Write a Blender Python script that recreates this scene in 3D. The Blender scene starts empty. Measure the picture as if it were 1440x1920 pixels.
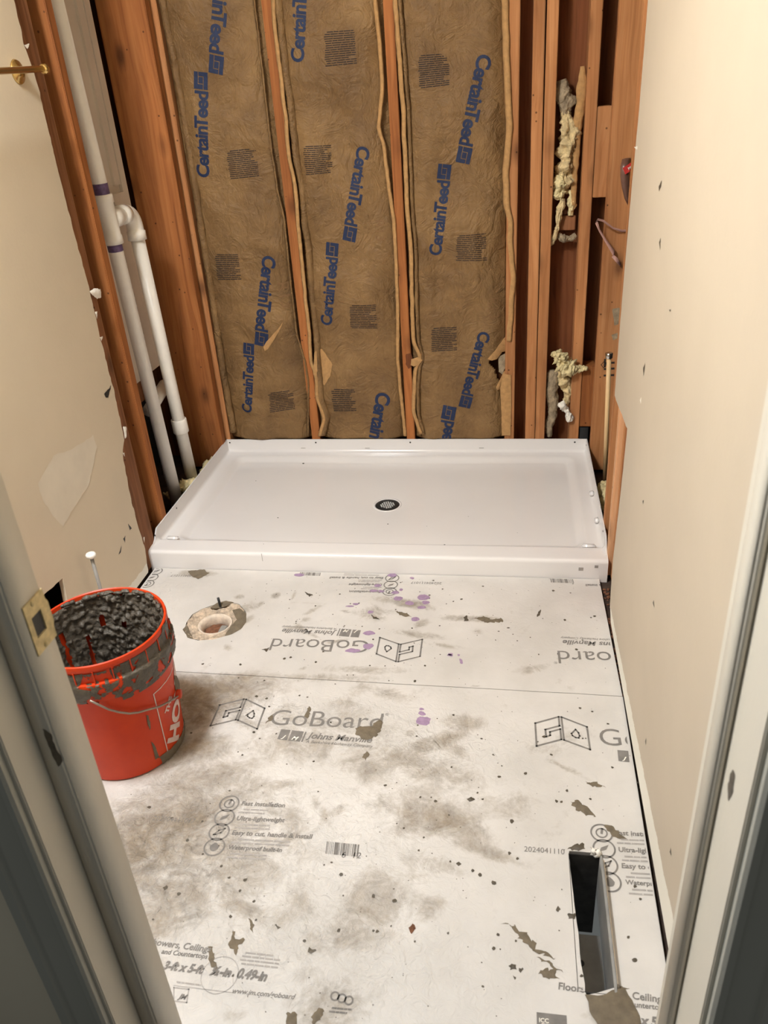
import bpy, bmesh, math, random
from mathutils import Vector, Matrix, noise
random.seed(7)
S = bpy.context.scene
COL = S.collection
PI = math.pi

# ------------------------------------------------------------------ camera
CAM = Vector((1.21728, -3.00179, 1.40151))
RGT = Vector((0.9873952, 0.1445215, -0.0645313))
FWD = Vector((-0.1577615, 0.8658850, -0.4747151))
UPV = Vector((-0.0127298, 0.4789120, 0.8777706))
FPX = 1469.9
cam_d = bpy.data.cameras.new('camera')
cam = bpy.data.objects.new('camera', cam_d)
COL.objects.link(cam)
cam.matrix_world = Matrix(((RGT.x, UPV.x, -FWD.x, CAM.x), (RGT.y, UPV.y, -FWD.y, CAM.y),
                           (RGT.z, UPV.z, -FWD.z, CAM.z), (0, 0, 0, 1)))
cam_d.sensor_fit = 'VERTICAL'
cam_d.sensor_height = 36.0
cam_d.lens = 36.0 * FPX / 1920.0
cam_d.clip_start = 0.02
cam_d.dof.use_dof = True
cam_d.dof.focus_distance = 2.6
cam_d.dof.aperture_fstop = 8.0
S.camera = cam

# ------------------------------------------------------------------ world, lamps, exposure
S.view_settings.view_transform = 'Standard'
S.view_settings.look = 'None'
S.view_settings.gamma = 1.0
S.view_settings.use_curve_mapping = False
S.view_settings.exposure = 0.0
w = bpy.data.worlds.new('hallway_ambient')
S.world = w
w.use_nodes = True
w.node_tree.nodes['Background'].inputs[0].default_value = (0.95, 1.0, 0.97, 1)
w.node_tree.nodes['Background'].inputs[1].default_value = 0.11


def area_lamp(name, loc, rot, size, power, col):
    ld = bpy.data.lights.new(name, 'AREA')
    ld.shape = 'RECTANGLE'
    ld.size, ld.size_y = size
    ld.energy = power
    ld.color = col
    o = bpy.data.objects.new(name, ld)
    o.location = loc
    o.rotation_euler = rot
    COL.objects.link(o)
    return o


# the bathroom's ceiling fixture, near the left wall and out of the picture
area_lamp('ceiling_lamp', (0.22, -2.08, 2.385), (math.radians(6), math.radians(-8), 0), (0.26, 0.26), 56, (0.92, 0.965, 1.0))


# ------------------------------------------------------------------ projecting helpers (pixel of the photo -> point on a real plane)
def ray(u, v):
    return RGT * ((u - 720) / FPX) + FWD - UPV * ((v - 960) / FPX)


def on_x(u, v, x):
    d = ray(u, v)
    return CAM + d * ((x - CAM.x) / d.x)


def on_y(u, v, y):
    d = ray(u, v)
    return CAM + d * ((y - CAM.y) / d.y)


def on_z(u, v, z=0.0):
    d = ray(u, v)
    return CAM + d * ((z - CAM.z) / d.z)


def fl(u, v):
    p = on_z(u, v, 0.0)
    return Vector((p.x, p.y))


def bk(u, v, y=0.0):
    p = on_y(u, v, y)
    return Vector((p.x, p.z))


# ------------------------------------------------------------------ material helpers
def new_mat(name):
    m = bpy.data.materials.new(name)
    m.use_nodes = True
    nt = m.node_tree
    return m, nt, nt.nodes['Principled BSDF']


def nd(nt, kind, **kw):
    n = nt.nodes.new(kind)
    for k, v in kw.items():
        if k.startswith('i_'):
            n.inputs[k[2:].replace('_', ' ')].default_value = v
        else:
            setattr(n, k, v)
    return n


def ramp(nt, stops, fac=None, interp='LINEAR'):
    r = nt.nodes.new('ShaderNodeValToRGB')
    cr = r.color_ramp
    cr.interpolation = interp
    while len(cr.elements) < len(stops):
        cr.elements.new(0.5)
    for e, (p, c) in zip(cr.elements, stops):
        e.position = p
        e.color = (*c, 1) if len(c) == 3 else c
    if fac is not None:
        nt.links.new(fac, r.inputs[0])
    return r


def mixc(nt, fac, a, b, mode='MIX'):
    n = nt.nodes.new('ShaderNodeMix')
    n.data_type = 'RGBA'
    n.blend_type = mode
    for sock, val in ((n.inputs[0], fac), (n.inputs[6], a), (n.inputs[7], b)):
        if hasattr(val, 'is_linked'):
            nt.links.new(val, sock)
        elif isinstance(val, (int, float)):
            sock.default_value = val
        else:
            sock.default_value = (*val, 1)
    return n.outputs[2]


def math_n(nt, op, a, b=None, clamp=False):
    n = nt.nodes.new('ShaderNodeMath')
    n.operation = op
    n.use_clamp = clamp
    for i, val in enumerate((a, b)):
        if val is None:
            continue
        if hasattr(val, 'is_linked'):
            nt.links.new(val, n.inputs[i])
        else:
            n.inputs[i].default_value = val
    return n.outputs[0]


def coords(nt, scale=(1, 1, 1), kind='Object', jitter=False):
    tc = nt.nodes.new('ShaderNodeTexCoord')
    mp = nt.nodes.new('ShaderNodeMapping')
    mp.inputs['Scale'].default_value = scale
    src = tc.outputs[kind]
    if jitter:
        oi = nt.nodes.new('ShaderNodeObjectInfo')
        va = nt.nodes.new('ShaderNodeVectorMath')
        va.operation = 'SCALE'
        va.inputs[0].default_value = (17.0, 9.0, 5.0)
        nt.links.new(oi.outputs['Random'], va.inputs['Scale'])
        vb = nt.nodes.new('ShaderNodeVectorMath')
        vb.operation = 'ADD'
        nt.links.new(src, vb.inputs[0])
        nt.links.new(va.outputs[0], vb.inputs[1])
        src = vb.outputs[0]
    nt.links.new(src, mp.inputs['Vector'])
    return mp.outputs[0]


def tex_noise(nt, vec, scale, detail=4, rough=0.55, dist=0.0):
    n = nd(nt, 'ShaderNodeTexNoise')
    n.inputs['Scale'].default_value = scale
    n.inputs['Detail'].default_value = detail
    n.inputs['Roughness'].default_value = rough
    n.inputs['Distortion'].default_value = dist
    nt.links.new(vec, n.inputs['Vector'])
    return n.outputs[0]


def bump(nt, bs, height, strength=0.3, dist=0.01):
    b = nt.nodes.new('ShaderNodeBump')
    b.inputs['Strength'].default_value = strength
    b.inputs['Distance'].default_value = dist
    nt.links.new(height, b.inputs['Height'])
    nt.links.new(b.outputs[0], bs.inputs['Normal'])


def srgb(r, g, b):
    def f(c):
        c /= 255.0
        return c / 12.92 if c <= 0.04045 else ((c + 0.055) / 1.055) ** 2.4
    return (f(r), f(g), f(b))


def m_plain(name, col, rough=0.6, metal=0.0, var=0.12, scale=30, bmp=0.0, spec=0.5):
    m, nt, bs = new_mat(name)
    v = coords(nt)
    n = tex_noise(nt, v, scale, 4)
    lo = tuple(c * (1 - var) for c in col)
    hi = tuple(min(1, c * (1 + var)) for c in col)
    r = ramp(nt, [(0.3, lo), (0.7, hi)], n)
    nt.links.new(r.outputs[0], bs.inputs['Base Color'])
    bs.inputs['Roughness'].default_value = rough
    bs.inputs['Metallic'].default_value = metal
    bs.inputs['Specular IOR Level'].default_value = spec
    if bmp:
        bump(nt, bs, tex_noise(nt, v, scale * 3, 5), bmp, 0.004)
    return m


def m_wood(name, dark, mid, light, knots=True, rough=0.75):
    m, nt, bs = new_mat(name)
    v = coords(nt, (1, 1, 1), jitter=True)

    def mp(scale):
        k = nt.nodes.new('ShaderNodeMapping')
        k.inputs['Scale'].default_value = scale
        nt.links.new(v, k.inputs['Vector'])
        return k.outputs[0]
    warp = tex_noise(nt, mp((1, 1, 0.35)), 5, 2)
    wadd = nt.nodes.new('ShaderNodeVectorMath')
    wadd.operation = 'MULTIPLY_ADD'
    comb = nt.nodes.new('ShaderNodeCombineXYZ')
    nt.links.new(warp, comb.inputs[0])
    nt.links.new(warp, comb.inputs[1])
    nt.links.new(comb.outputs[0], wadd.inputs[0])
    wadd.inputs[1].default_value = (0.05, 0.05, 0)
    nt.links.new(mp((1, 1, 0.03)), wadd.inputs[2])
    grain = tex_noise(nt, wadd.outputs[0], 62, 5, 0.6, 0.6)
    broad = tex_noise(nt, mp((1, 1, 0.12)), 11, 3)
    r = ramp(nt, [(0.28, dark), (0.48, mid), (0.72, light)], grain)
    c = mixc(nt, math_n(nt, 'MULTIPLY', broad, 0.55), r.outputs[0], mid)
    b2 = ramp(nt, [(0.35, (0.72, 0.68, 0.64)), (0.65, (1.08, 1.05, 1.0))], broad)
    c = mixc(nt, 1.0, c, b2.outputs[0], 'MULTIPLY')
    if knots:
        vo = nd(nt, 'ShaderNodeTexVoronoi')
        vo.inputs['Scale'].default_value = 1.0
        vo.inputs['Randomness'].default_value = 1.0
        nt.links.new(mp((9, 9, 4.2)), vo.inputs['Vector'])
        k = ramp(nt, [(0.06, (1, 1, 1)), (0.16, (0.35, 0.35, 0.35)), (0.24, (0, 0, 0))], vo.outputs['Distance'])
        c = mixc(nt, math_n(nt, 'MULTIPLY', k.outputs[0], 0.8), c, tuple(x * 0.45 for x in dark))
        v2 = nd(nt, 'ShaderNodeTexVoronoi')
        v2.inputs['Scale'].default_value = 21.0
        nt.links.new(v, v2.inputs['Vector'])
        k2 = ramp(nt, [(0.05, (1, 1, 1)), (0.085, (0, 0, 0))], v2.outputs['Distance'])
        c = mixc(nt, math_n(nt, 'MULTIPLY', k2.outputs[0], 0.75), c, (0.03, 0.012, 0.006))
    nt.links.new(c, bs.inputs['Base Color'])
    bs.inputs['Roughness'].default_value = rough
    bs.inputs['Specular IOR Level'].default_value = 0.25
    bump(nt, bs, grain, 0.25, 0.004)
    return m


M = {}
M['wood'] = m_wood('stud_wood', srgb(156, 102, 64), srgb(190, 132, 86), srgb(208, 154, 108))
M['wood_pale'] = m_wood('pale_stud_wood', srgb(186, 138, 100), srgb(212, 164, 124), srgb(224, 182, 144))
M['wood_warm'] = m_wood('stud_wood_warm', srgb(126, 74, 40), srgb(166, 104, 58), srgb(188, 126, 76))
M['wood_dark'] = m_wood('weathered_wood', srgb(96, 60, 38), srgb(140, 94, 64), srgb(168, 120, 86), True)
M['sheath'] = m_wood('sheathing_board', srgb(84, 48, 28), srgb(124, 74, 44), srgb(142, 90, 56), False)
M['subfloor'] = m_plain('dirty_subfloor', srgb(58, 44, 36), 0.9, var=0.4, scale=40, bmp=0.5)
M['black'] = m_plain('cavity_shade_black', (0.012, 0.01, 0.009), 0.9, var=0.3)  # near black, stands in for the shade deep in the wall bays
M['pvc'] = m_plain('white_pipe_plastic', srgb(246, 240, 230), 0.38, var=0.03)
M['primer'] = m_plain('purple_primer', srgb(104, 84, 122), 0.5, var=0.35, scale=60)
M['gyp_back'] = m_plain('gypsum_back_paper', srgb(216, 204, 188), 0.9, var=0.06, scale=9)
M['white_plastic'] = m_plain('acrylic_white', srgb(232, 228, 226), 0.16, var=0.012, scale=6)
M['black_metal'] = m_plain('black_metal', (0.012, 0.014, 0.016), 0.35, var=0.2)
M['dark_hole'] = m_plain('screw_head_dark', (0.02, 0.018, 0.016), 0.5)
M['steel'] = m_plain('steel', (0.62, 0.6, 0.57), 0.22, 1.0, var=0.1)
M['galv'] = m_plain('galvanised_sheet', (0.30, 0.29, 0.27), 0.5, 0.15, var=0.15, scale=25)
M['brass'] = m_plain('brass', (0.78, 0.56, 0.22), 0.22, 1.0, var=0.12)
M['brass_worn'] = m_plain('worn_brass', (0.62, 0.50, 0.26), 0.45, 0.35, var=0.3, scale=80)
M['mortar'] = m_plain('wet_mortar', srgb(84, 76, 64), 0.42, var=0.25, scale=45, bmp=0.5)
M['mortar_dark'] = m_plain('fresh_mortar', srgb(84, 77, 68), 0.36, var=0.25, scale=60, bmp=0.7)
M['mortar_dry'] = m_plain('dried_mortar', srgb(112, 100, 82), 0.8, var=0.18, scale=60, bmp=0.5)
M['purple'] = m_plain('purple_stain', srgb(158, 132, 160), 0.7, var=0.14, scale=90)
M['ink_blue'] = m_plain('blue_ink', srgb(24, 40, 74), 0.7, var=0.2, scale=140)
M['ink_black'] = m_plain('black_ink', srgb(48, 38, 33), 0.8, var=0.3, scale=200)
M['ink_brown'] = m_plain('faint_brown_ink', srgb(126, 93, 58), 0.8, var=0.2, scale=200)
M['ink_grey'] = m_plain('grey_ink', srgb(124, 119, 114), 0.8, var=0.2, scale=40)
M['ink_light'] = m_plain('pale_grey_ink', srgb(164, 158, 153), 0.8, var=0.15, scale=55)
M['tan_paper'] = m_plain('raw_kraft_edge', srgb(180, 138, 88), 0.85, var=0.16, scale=70, bmp=0.3)
M['cream_pipe'] = m_plain('tan_pipe', srgb(236, 198, 146), 0.5, var=0.04)
M['fiber'] = m_plain('glass_fibre', srgb(222, 198, 150), 0.95, var=0.22, scale=55, bmp=1.0)
M['fiber_yellow'] = m_plain('yellow_fibre', srgb(230, 212, 162), 0.95, var=0.18, scale=55, bmp=1.0)
M['fiber_grey'] = m_plain('dusty_fibre', srgb(160, 142, 116), 0.95, var=0.3, scale=45, bmp=1.0)
M['white_paper'] = m_plain('white_paper', srgb(240, 234, 222), 0.85, var=0.06)
M['red'] = m_plain('red_print', srgb(206, 58, 52), 0.5, var=0.08)
M['strap_brown'] = m_plain('brown_strap', srgb(118, 84, 70), 0.35, var=0.15)
M['strap_pink'] = m_plain('pink_strap', srgb(196, 150, 138), 0.4, var=0.12)
M['clay'] = m_plain('brown_clay', srgb(120, 78, 54), 0.8, var=0.4, scale=90, bmp=1.0)
M['cardboard'] = m_plain('cardboard_pipe_lip', srgb(198, 178, 156), 0.7, var=0.38, scale=70, bmp=1.0)
M['skim'] = m_plain('skim_plaster', srgb(222, 211, 192), 0.8, var=0.04, scale=14)
M['logo_white'] = m_plain('white_print', srgb(214, 190, 182), 0.5, var=0.08, scale=80)
M['duct_dark'] = m_plain('shaded_duct_metal', (0.03, 0.027, 0.024), 0.8, var=0.5, scale=35)  # the duct's sheet metal with its shade put into the colour
M['grid_glint'] = m_plain('strainer_glint', (0.72, 0.73, 0.72), 0.25, 0.2, var=0.3, scale=160)  # pale grey paints the bright reflections on the strainer cells
M['flange_lip'] = m_plain('pale_pipe_lip', srgb(216, 200, 182), 0.6, var=0.2, scale=45, bmp=0.4)
M['wire'] = m_plain('handle_wire', srgb(150, 138, 126), 0.4, 0.5, var=0.2)


def m_wall(name, base, strip=None, seed=0.0):
    m, nt, bs = new_mat(name)
    v = coords(nt)
    n1 = tex_noise(nt, v, 2.2, 4, 0.6)
    n2 = tex_noise(nt, v, 14, 5, 0.6)
    r = ramp(nt, [(0.25, tuple(c * 0.92 for c in base)), (0.75, tuple(min(1, c * 1.04) for c in base))], n1)
    c = mixc(nt, math_n(nt, 'MULTIPLY', n2, 0.12), r.outputs[0], tuple(x * 0.8 for x in base))
    if strip:
        tc = nt.nodes.new('ShaderNodeTexCoord')
        sx = nt.nodes.new('ShaderNodeSeparateXYZ')
        nt.links.new(tc.outputs['Object'], sx.inputs[0])
        z = math_n(nt, 'ADD', sx.outputs[2], math_n(nt, 'MULTIPLY', tex_noise(nt, v, 26, 6, 0.7), 0.03))
        # unpainted band above the floor where the baseboard was, deeper towards the door
        ylim = math_n(nt, 'MULTIPLY_ADD', sx.outputs[1], strip[0])
        ylim.node.inputs[2].default_value = strip[1]
        band = math_n(nt, 'LESS_THAN', z, ylim)
        c = mixc(nt, band, c, srgb(236, 231, 218))
    nt.links.new(c, bs.inputs['Base Color'])
    bs.inputs['Roughness'].default_value = 0.55
    bs.inputs['Specular IOR Level'].default_value = 0.35
    bump(nt, bs, tex_noise(nt, v, 90, 4, 0.6), 0.12, 0.003)
    return m


M['wall_r'] = m_wall('painted_drywall_right', srgb(200, 186, 166), strip=(-0.050, 0.004))
M['wall_l'] = m_wall('painted_drywall_left', srgb(218, 203, 178), strip=(0.0, 0.060))
M['trim'] = m_wall('painted_trim', srgb(214, 207, 193))
M['hall'] = m_wall('hall_paint', srgb(232, 220, 198))
M['hall_trim'] = m_wall('hall_trim', srgb(176, 174, 164))
M['ceil'] = m_wall('ceiling_paint', srgb(225, 218, 205))


def m_kraft():
    m, nt, bs = new_mat('kraft_paper')
    v = coords(nt, (1, 1, 1), jitter=True)
    n1 = tex_noise(nt, v, 5, 5, 0.65, 0.3)
    k = nt.nodes.new('ShaderNodeMapping')
    k.inputs['Scale'].default_value = (30, 30, 4)
    nt.links.new(v, k.inputs['Vector'])
    n2 = tex_noise(nt, k.outputs[0], 3.0, 5, 0.7)
    n3 = tex_noise(nt, v, 130, 3, 0.7)
    r = ramp(nt, [(0.3, srgb(96, 68, 38)), (0.5, srgb(126, 94, 56)), (0.72, srgb(154, 119, 75))], n1)
    c = mixc(nt, math_n(nt, 'MULTIPLY', n2, 0.45), r.outputs[0], srgb(92, 64, 37))
    c = mixc(nt, math_n(nt, 'MULTIPLY', n3, 0.3), c, srgb(158, 130, 90))
    nt.links.new(c, bs.inputs['Base Color'])
    bs.inputs['Roughness'].default_value = 0.62
    bs.inputs['Specular IOR Level'].default_value = 0.35
    w1 = tex_noise(nt, v, 10, 4, 0.6, 1.4)
    ridg = math_n(nt, 'ABSOLUTE', math_n(nt, 'SUBTRACT', w1, 0.5))
    w2 = tex_noise(nt, v, 42, 3, 0.6, 0.8)
    h = math_n(nt, 'ADD', math_n(nt, 'MULTIPLY', ridg, 1.4), math_n(nt, 'MULTIPLY', w2, 0.3))
    bump(nt, bs, h, 0.62, 0.025)
    return m


M['kraft'] = m_kraft()


def m_board():
    m, nt, bs = new_mat('backer_board_face')
    v = coords(nt, (1, 1, 1), kind='Object')
    at = nt.nodes.new('ShaderNodeAttribute')
    at.attribute_name = 'dirt'
    at2 = nt.nodes.new('ShaderNodeAttribute')
    at2.attribute_name = 'relief'
    nb = tex_noise(nt, v, 22, 6, 0.68, 0.6)
    nf = tex_noise(nt, v, 95, 4, 0.65)
    nl = tex_noise(nt, v, 3.5, 4, 0.6)
    base = ramp(nt, [(0.3, srgb(196, 191, 185)), (0.7, srgb(216, 211, 206))], nl)
    # soft stain mask broken up by noise
    nm = tex_noise(nt, v, 13, 8, 0.72, 0.9)
    s = math_n(nt, 'ADD', math_n(nt, 'MULTIPLY', at.outputs['Fac'], 0.62), math_n(nt, 'MULTIPLY', math_n(nt, 'SUBTRACT', nm, 0.5), 1.7))
    s = math_n(nt, 'ADD', s, math_n(nt, 'MULTIPLY', math_n(nt, 'SUBTRACT', nf, 0.5), 0.55))
    s = math_n(nt, 'MULTIPLY', s, math_n(nt, 'ADD', math_n(nt, 'MULTIPLY', at.outputs['Fac'], 1.6), 0.12, True))
    mask = ramp(nt, [(0.10, (0, 0, 0)), (0.40, (0.45, 0.45, 0.45)), (0.85, (0.88, 0.88, 0.88))], s)
    dcol = ramp(nt, [(0.35, srgb(108, 95, 78)), (0.65, srgb(150, 135, 114))], nb)
    c = mixc(nt, mask.outputs[0], base.outputs[0], dcol.outputs[0])
    # tiny dark specks
    vo = nd(nt, 'ShaderNodeTexVoronoi')
    vo.inputs['Scale'].default_value = 30.0
    nt.links.new(v, vo.inputs['Vector'])
    gate = math_n(nt, 'GREATER_THAN', tex_noise(nt, v, 9, 2), 0.52)
    sp = ramp(nt, [(0.035, (1, 1, 1)), (0.06, (0, 0, 0))], vo.outputs['Distance'])
    c = mixc(nt, math_n(nt, 'MULTIPLY', math_n(nt, 'MULTIPLY', sp.outputs[0], gate), 0.7), c, srgb(84, 74, 62))
    nt.links.new(c, bs.inputs['Base Color'])
    bs.inputs['Roughness'].default_value = 0.55
    bs.inputs['Specular IOR Level'].default_value = 0.35
    wr = tex_noise(nt, v, 38, 4, 0.6, 1.6)
    h = math_n(nt, 'MULTIPLY', wr, math_n(nt, 'ADD', at2.outputs['Fac'], 0.10))
    bump(nt, bs, h, 0.9, 0.012)
    return m


M['board'] = m_board()


def m_orange():
    m, nt, bs = new_mat('orange_plastic')
    v = coords(nt)
    n = tex_noise(nt, v, 12, 4)
    r = ramp(nt, [(0.3, srgb(196, 54, 14)), (0.7, srgb(210, 66, 20))], n)
    nt.links.new(r.outputs[0], bs.inputs['Base Color'])
    bs.inputs['Roughness'].default_value = 0.4
    bs.inputs['Specular IOR Level'].default_value = 0.3
    return m


M['orange'] = m_orange()


# ------------------------------------------------------------------ object helpers
def tag(o, label=None, cat=None, group=None, kind=None):
    if label:
        o['label'] = label
    if cat:
        o['category'] = cat
    if group:
        o['group'] = group
    if kind:
        o['kind'] = kind
    return o


def obj(name, bm, m, parent=None, smooth=False, loc=None):
    me = bpy.data.meshes.new(name)
    bm.normal_update()
    bm.to_mesh(me)
    bm.free()
    if m is not None:
        me.materials.append(m)
    if smooth:
        me.polygons.foreach_set('use_smooth', [True] * len(me.polygons))
    o = bpy.data.objects.new(name, me)
    COL.objects.link(o)
    if loc is not None:
        o.location = loc
    if parent is not None:
        o.parent = parent
    return o


def thing(name, label, cat, loc=(0, 0, 0), group=None):
    o = bpy.data.objects.new(name, None)
    o.empty_display_size = 0.05
    COL.objects.link(o)
    o.location = loc
    tag(o, label, cat, group)
    return o


def add_box(bm, a, b):
    vs = [bm.verts.new((x, y, z)) for x in (a[0], b[0]) for y in (a[1], b[1]) for z in (a[2], b[2])]
    for f in ((0, 1, 3, 2), (4, 6, 7, 5), (0, 4, 5, 1), (2, 3, 7, 6), (0, 2, 6, 4), (1, 5, 7, 3)):
        bm.faces.new([vs[i] for i in f])
    return vs


def box_bm(a, b, bev=0.0, seg=2):
    bm = bmesh.new()
    add_box(bm, a, b)
    bmesh.ops.recalc_face_normals(bm, faces=bm.faces)
    if bev:
        bmesh.ops.bevel(bm, geom=bm.edges[:], offset=bev, segments=seg, affect='EDGES')
    return bm


def add_tube(bm, pts, rad, n=16, cap=True):
    pts = [Vector(p) for p in pts]
    rads = rad if isinstance(rad, (list, tuple)) else [rad] * len(pts)
    rings = []
    prev = None
    for i, p in enumerate(pts):
        t = (pts[min(i + 1, len(pts) - 1)] - pts[max(i - 1, 0)]).normalized()
        if prev is None:
            ref = Vector((0, 0, 1)) if abs(t.z) < 0.9 else Vector((1, 0, 0))
            a = t.cross(ref).normalized()
        else:
            a = (prev - t * prev.dot(t)).normalized()
        prev = a
        b = t.cross(a)
        rings.append([bm.verts.new(p + (a * math.cos(k * 2 * PI / n) + b * math.sin(k * 2 * PI / n)) * rads[i]) for k in range(n)])
    for r0, r1 in zip(rings, rings[1:]):
        for k in range(n):
            bm.faces.new((r0[k], r0[(k + 1) % n], r1[(k + 1) % n], r1[k]))
    if cap:
        bm.faces.new(rings[0][::-1])
        bm.faces.new(rings[-1])
    bmesh.ops.recalc_face_normals(bm, faces=bm.faces)
    return rings


def tube_bm(pts, rad, n=16, cap=True):
    bm = bmesh.new()
    add_tube(bm, pts, rad, n, cap)
    return bm


def lathe_bm(prof, n=64, center=(0, 0), z0=0.0, a0=0.0, a1=2 * PI):
    bm = bmesh.new()
    full = abs(a1 - a0 - 2 * PI) < 1e-6
    cols = []
    cnt = n if full else n + 1
    for k in range(cnt):
        a = a0 + (a1 - a0) * k / n
        cols.append([bm.verts.new((center[0] + r * math.cos(a), center[1] + r * math.sin(a), z0 + z)) for r, z in prof])
    for k in range(n):
        c0, c1 = cols[k], cols[(k + 1) % cnt]
        for i in range(len(prof) - 1):
            bm.faces.new((c0[i], c1[i], c1[i + 1], c0[i + 1]))
    bmesh.ops.remove_doubles(bm, verts=bm.verts, dist=1e-6)
    bmesh.ops.recalc_face_normals(bm, faces=bm.faces)
    return bm


def prism_bm(poly, axis, lo, hi, holes=()):
    """poly in the plane across 'axis' extruded from lo to hi (axis 0: poly=(y,z))"""
    bm = bmesh.new()

    def P(p, h):
        return (h, p[0], p[1]) if axis == 0 else ((p[0], h, p[1]) if axis == 1 else (p[0], p[1], h))
    loops = []
    edges = []
    for lp in [poly] + list(holes):
        vs = [bm.verts.new(P(p, lo)) for p in lp]
        loops.append(vs)
        for i in range(len(vs)):
            edges.append(bm.edges.new((vs[i], vs[(i + 1) % len(vs)])))
    bmesh.ops.triangle_fill(bm, use_beauty=True, use_dissolve=False, edges=edges)
    geom = bm.faces[:]
    r = bmesh.ops.extrude_face_region(bm, geom=geom)
    vs = [g for g in r['geom'] if isinstance(g, bmesh.types.BMVert)]
    d = [0, 0, 0]
    d[axis] = hi - lo
    bmesh.ops.translate(bm, verts=vs, vec=d)
    bmesh.ops.recalc_face_normals(bm, faces=bm.faces)
    return bm


def nz(x, y, z=0.0):
    return noise.noise(Vector((x, y, z)))


def jagged(poly, step, amp, seed=0.0, closed=True):
    out = []
    n = len(poly)
    for i in range(n if closed else n - 1):
        a = Vector(poly[i][:2])
        b = Vector(poly[(i + 1) % n][:2])
        L = (b - a).length
        k = max(1, int(round(L / step)))
        for j in range(k):
            p = a.lerp(b, j / k)
            q = p * (0.55 / step)
            out.append(p + Vector((nz(q.x, q.y, seed), nz(q.x, q.y, seed + 7.7))) * amp)
    if not closed:
        out.append(Vector(poly[-1][:2]))
    return out


def patch_bm(bm, poly, fmap, thick=0.002, h=0.01, jag=0.003, seed=0.0, flat=False):
    """a thin domed blob with the outline poly (s,t) laid on a surface by fmap(s,t,height)"""
    area = abs(sum(poly[i][0] * poly[(i + 1) % len(poly)][1] - poly[(i + 1) % len(poly)][0] * poly[i][1] for i in range(len(poly)))) / 2
    h = max(h, math.sqrt(area) / 14)
    ol = jagged(poly, h, jag, seed)
    t = bmesh.new()
    vs = [t.verts.new((p.x, p.y, 0)) for p in ol]
    es = [t.edges.new((vs[i], vs[(i + 1) % len(vs)])) for i in range(len(vs))]
    bmesh.ops.triangle_fill(t, use_beauty=True, use_dissolve=False, edges=es)
    for _ in range(4):
        le = [e for e in t.edges if e.calc_length() > 1.9 * h and not e.is_boundary]
        if not le:
            break
        bmesh.ops.subdivide_edges(t, edges=le, cuts=1)
        bmesh.ops.triangulate(t, faces=[f for f in t.faces if len(f.verts) > 3])
        bmesh.ops.beautify_fill(t, faces=t.faces[:], edges=[e for e in t.edges if not e.is_boundary])
    bd = set(v for v in t.verts if v.is_boundary)
    m = {}
    for v in t.verts:
        s, q = v.co.x, v.co.y
        if v in bd:
            hh = 0.0005
        elif flat:
            hh = thick
        else:
            d = min(math.hypot(s - o.x, q - o.y) for o in ol)
            k = min(1.0, d / (1.6 * h))
            hh = thick * k * (0.65 + 0.55 * abs(nz(s * 60, q * 60, seed)) + 0.35 * nz(s * 25, q * 25, seed))
        m[v] = bm.verts.new(fmap(s, q, hh))
    for f in t.faces:
        try:
            bm.faces.new([m[v] for v in f.verts])
        except ValueError:
            pass
    t.free()


def patch(name, poly, fmap, mat, parent=None, **kw):
    bm = bmesh.new()
    patch_bm(bm, poly, fmap, **kw)
    bm.normal_update()
    return obj(name, bm, mat, parent, smooth=True)


def floor_map(s, t, h):
    return Vector((s, t, h))


# ---------- lettering: outlines of the built-in font turned into flat 2-D meshes
_txt = {}


def text_geo(s, bold=0.0, shear=0.0, track=1.0):
    key = (s, bold, shear, track)
    if key in _txt:
        return _txt[key]
    cu = bpy.data.curves.new('lettering', 'FONT')
    cu.body = s
    cu.size = 1.0
    cu.offset = bold
    cu.shear = shear
    cu.space_character = track
    cu.resolution_u = 4
    o = bpy.data.objects.new('lettering', cu)
    COL.objects.link(o)
    bpy.context.view_layer.update()
    me = bpy.data.meshes.new_from_object(o.evaluated_get(bpy.context.evaluated_depsgraph_get()))
    vs = [(v.co.x, v.co.y) for v in me.vertices]
    fs = [tuple(p.vertices) for p in me.polygons]
    bpy.data.objects.remove(o)
    bpy.data.curves.remove(cu)
    bpy.data.meshes.remove(me)
    xs = [v[0] for v in vs]
    _txt[key] = (vs, fs, min(xs), max(xs))
    return _txt[key]


def brand_geo(bold, track):
    """the brand word with its letters set tight round the capital T"""
    V, F, x = [], [], 0.0
    for part, gap in (('Certain', 0.0), ('T', -0.13), ('eed', -0.07)):
        v, f, x0, x1 = text_geo(part, bold, 0.0, track)
        n = len(V)
        V += [(p[0] - x0 + x + gap, p[1]) for p in v]
        F += [tuple(i + n for i in q) for q in f]
        x += gap + x1 - x0
    _txt[('CertainTeed', bold, 0.0, track)] = (V, F, 0.0, x)


def put_text(prims, s, a, b, bold=0.0, shear=0.0, hs=1.0, up=None, track=1.0):
    """text with its baseline running from point a to point b (2-D); hs scales the height"""
    vs, fs, x0, x1 = text_geo(s, bold, shear, track)
    a, b = Vector(a), Vector(b)
    ex = (b - a)
    sc = ex.length / (x1 - x0)
    ex.normalize()
    ey = Vector((-ex.y, ex.x)) if up is None else up
    out = [a + ex * ((x - x0) * sc) + ey * (y * sc * hs) for x, y in vs]
    prims.append((out, fs))


def stroke(prims, pts, wd, closed=False):
    pts = [Vector(p) for p in pts]
    n = len(pts)
    for i in range(n if closed else n - 1):
        a, b = pts[i], pts[(i + 1) % n]
        d = (b - a).normalized() * wd * 0.5
        q = Vector((-d.y, d.x))
        prims.append(([a - d + q, a - d - q, b + d - q, b + d + q], [(0, 1, 2, 3)]))


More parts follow.
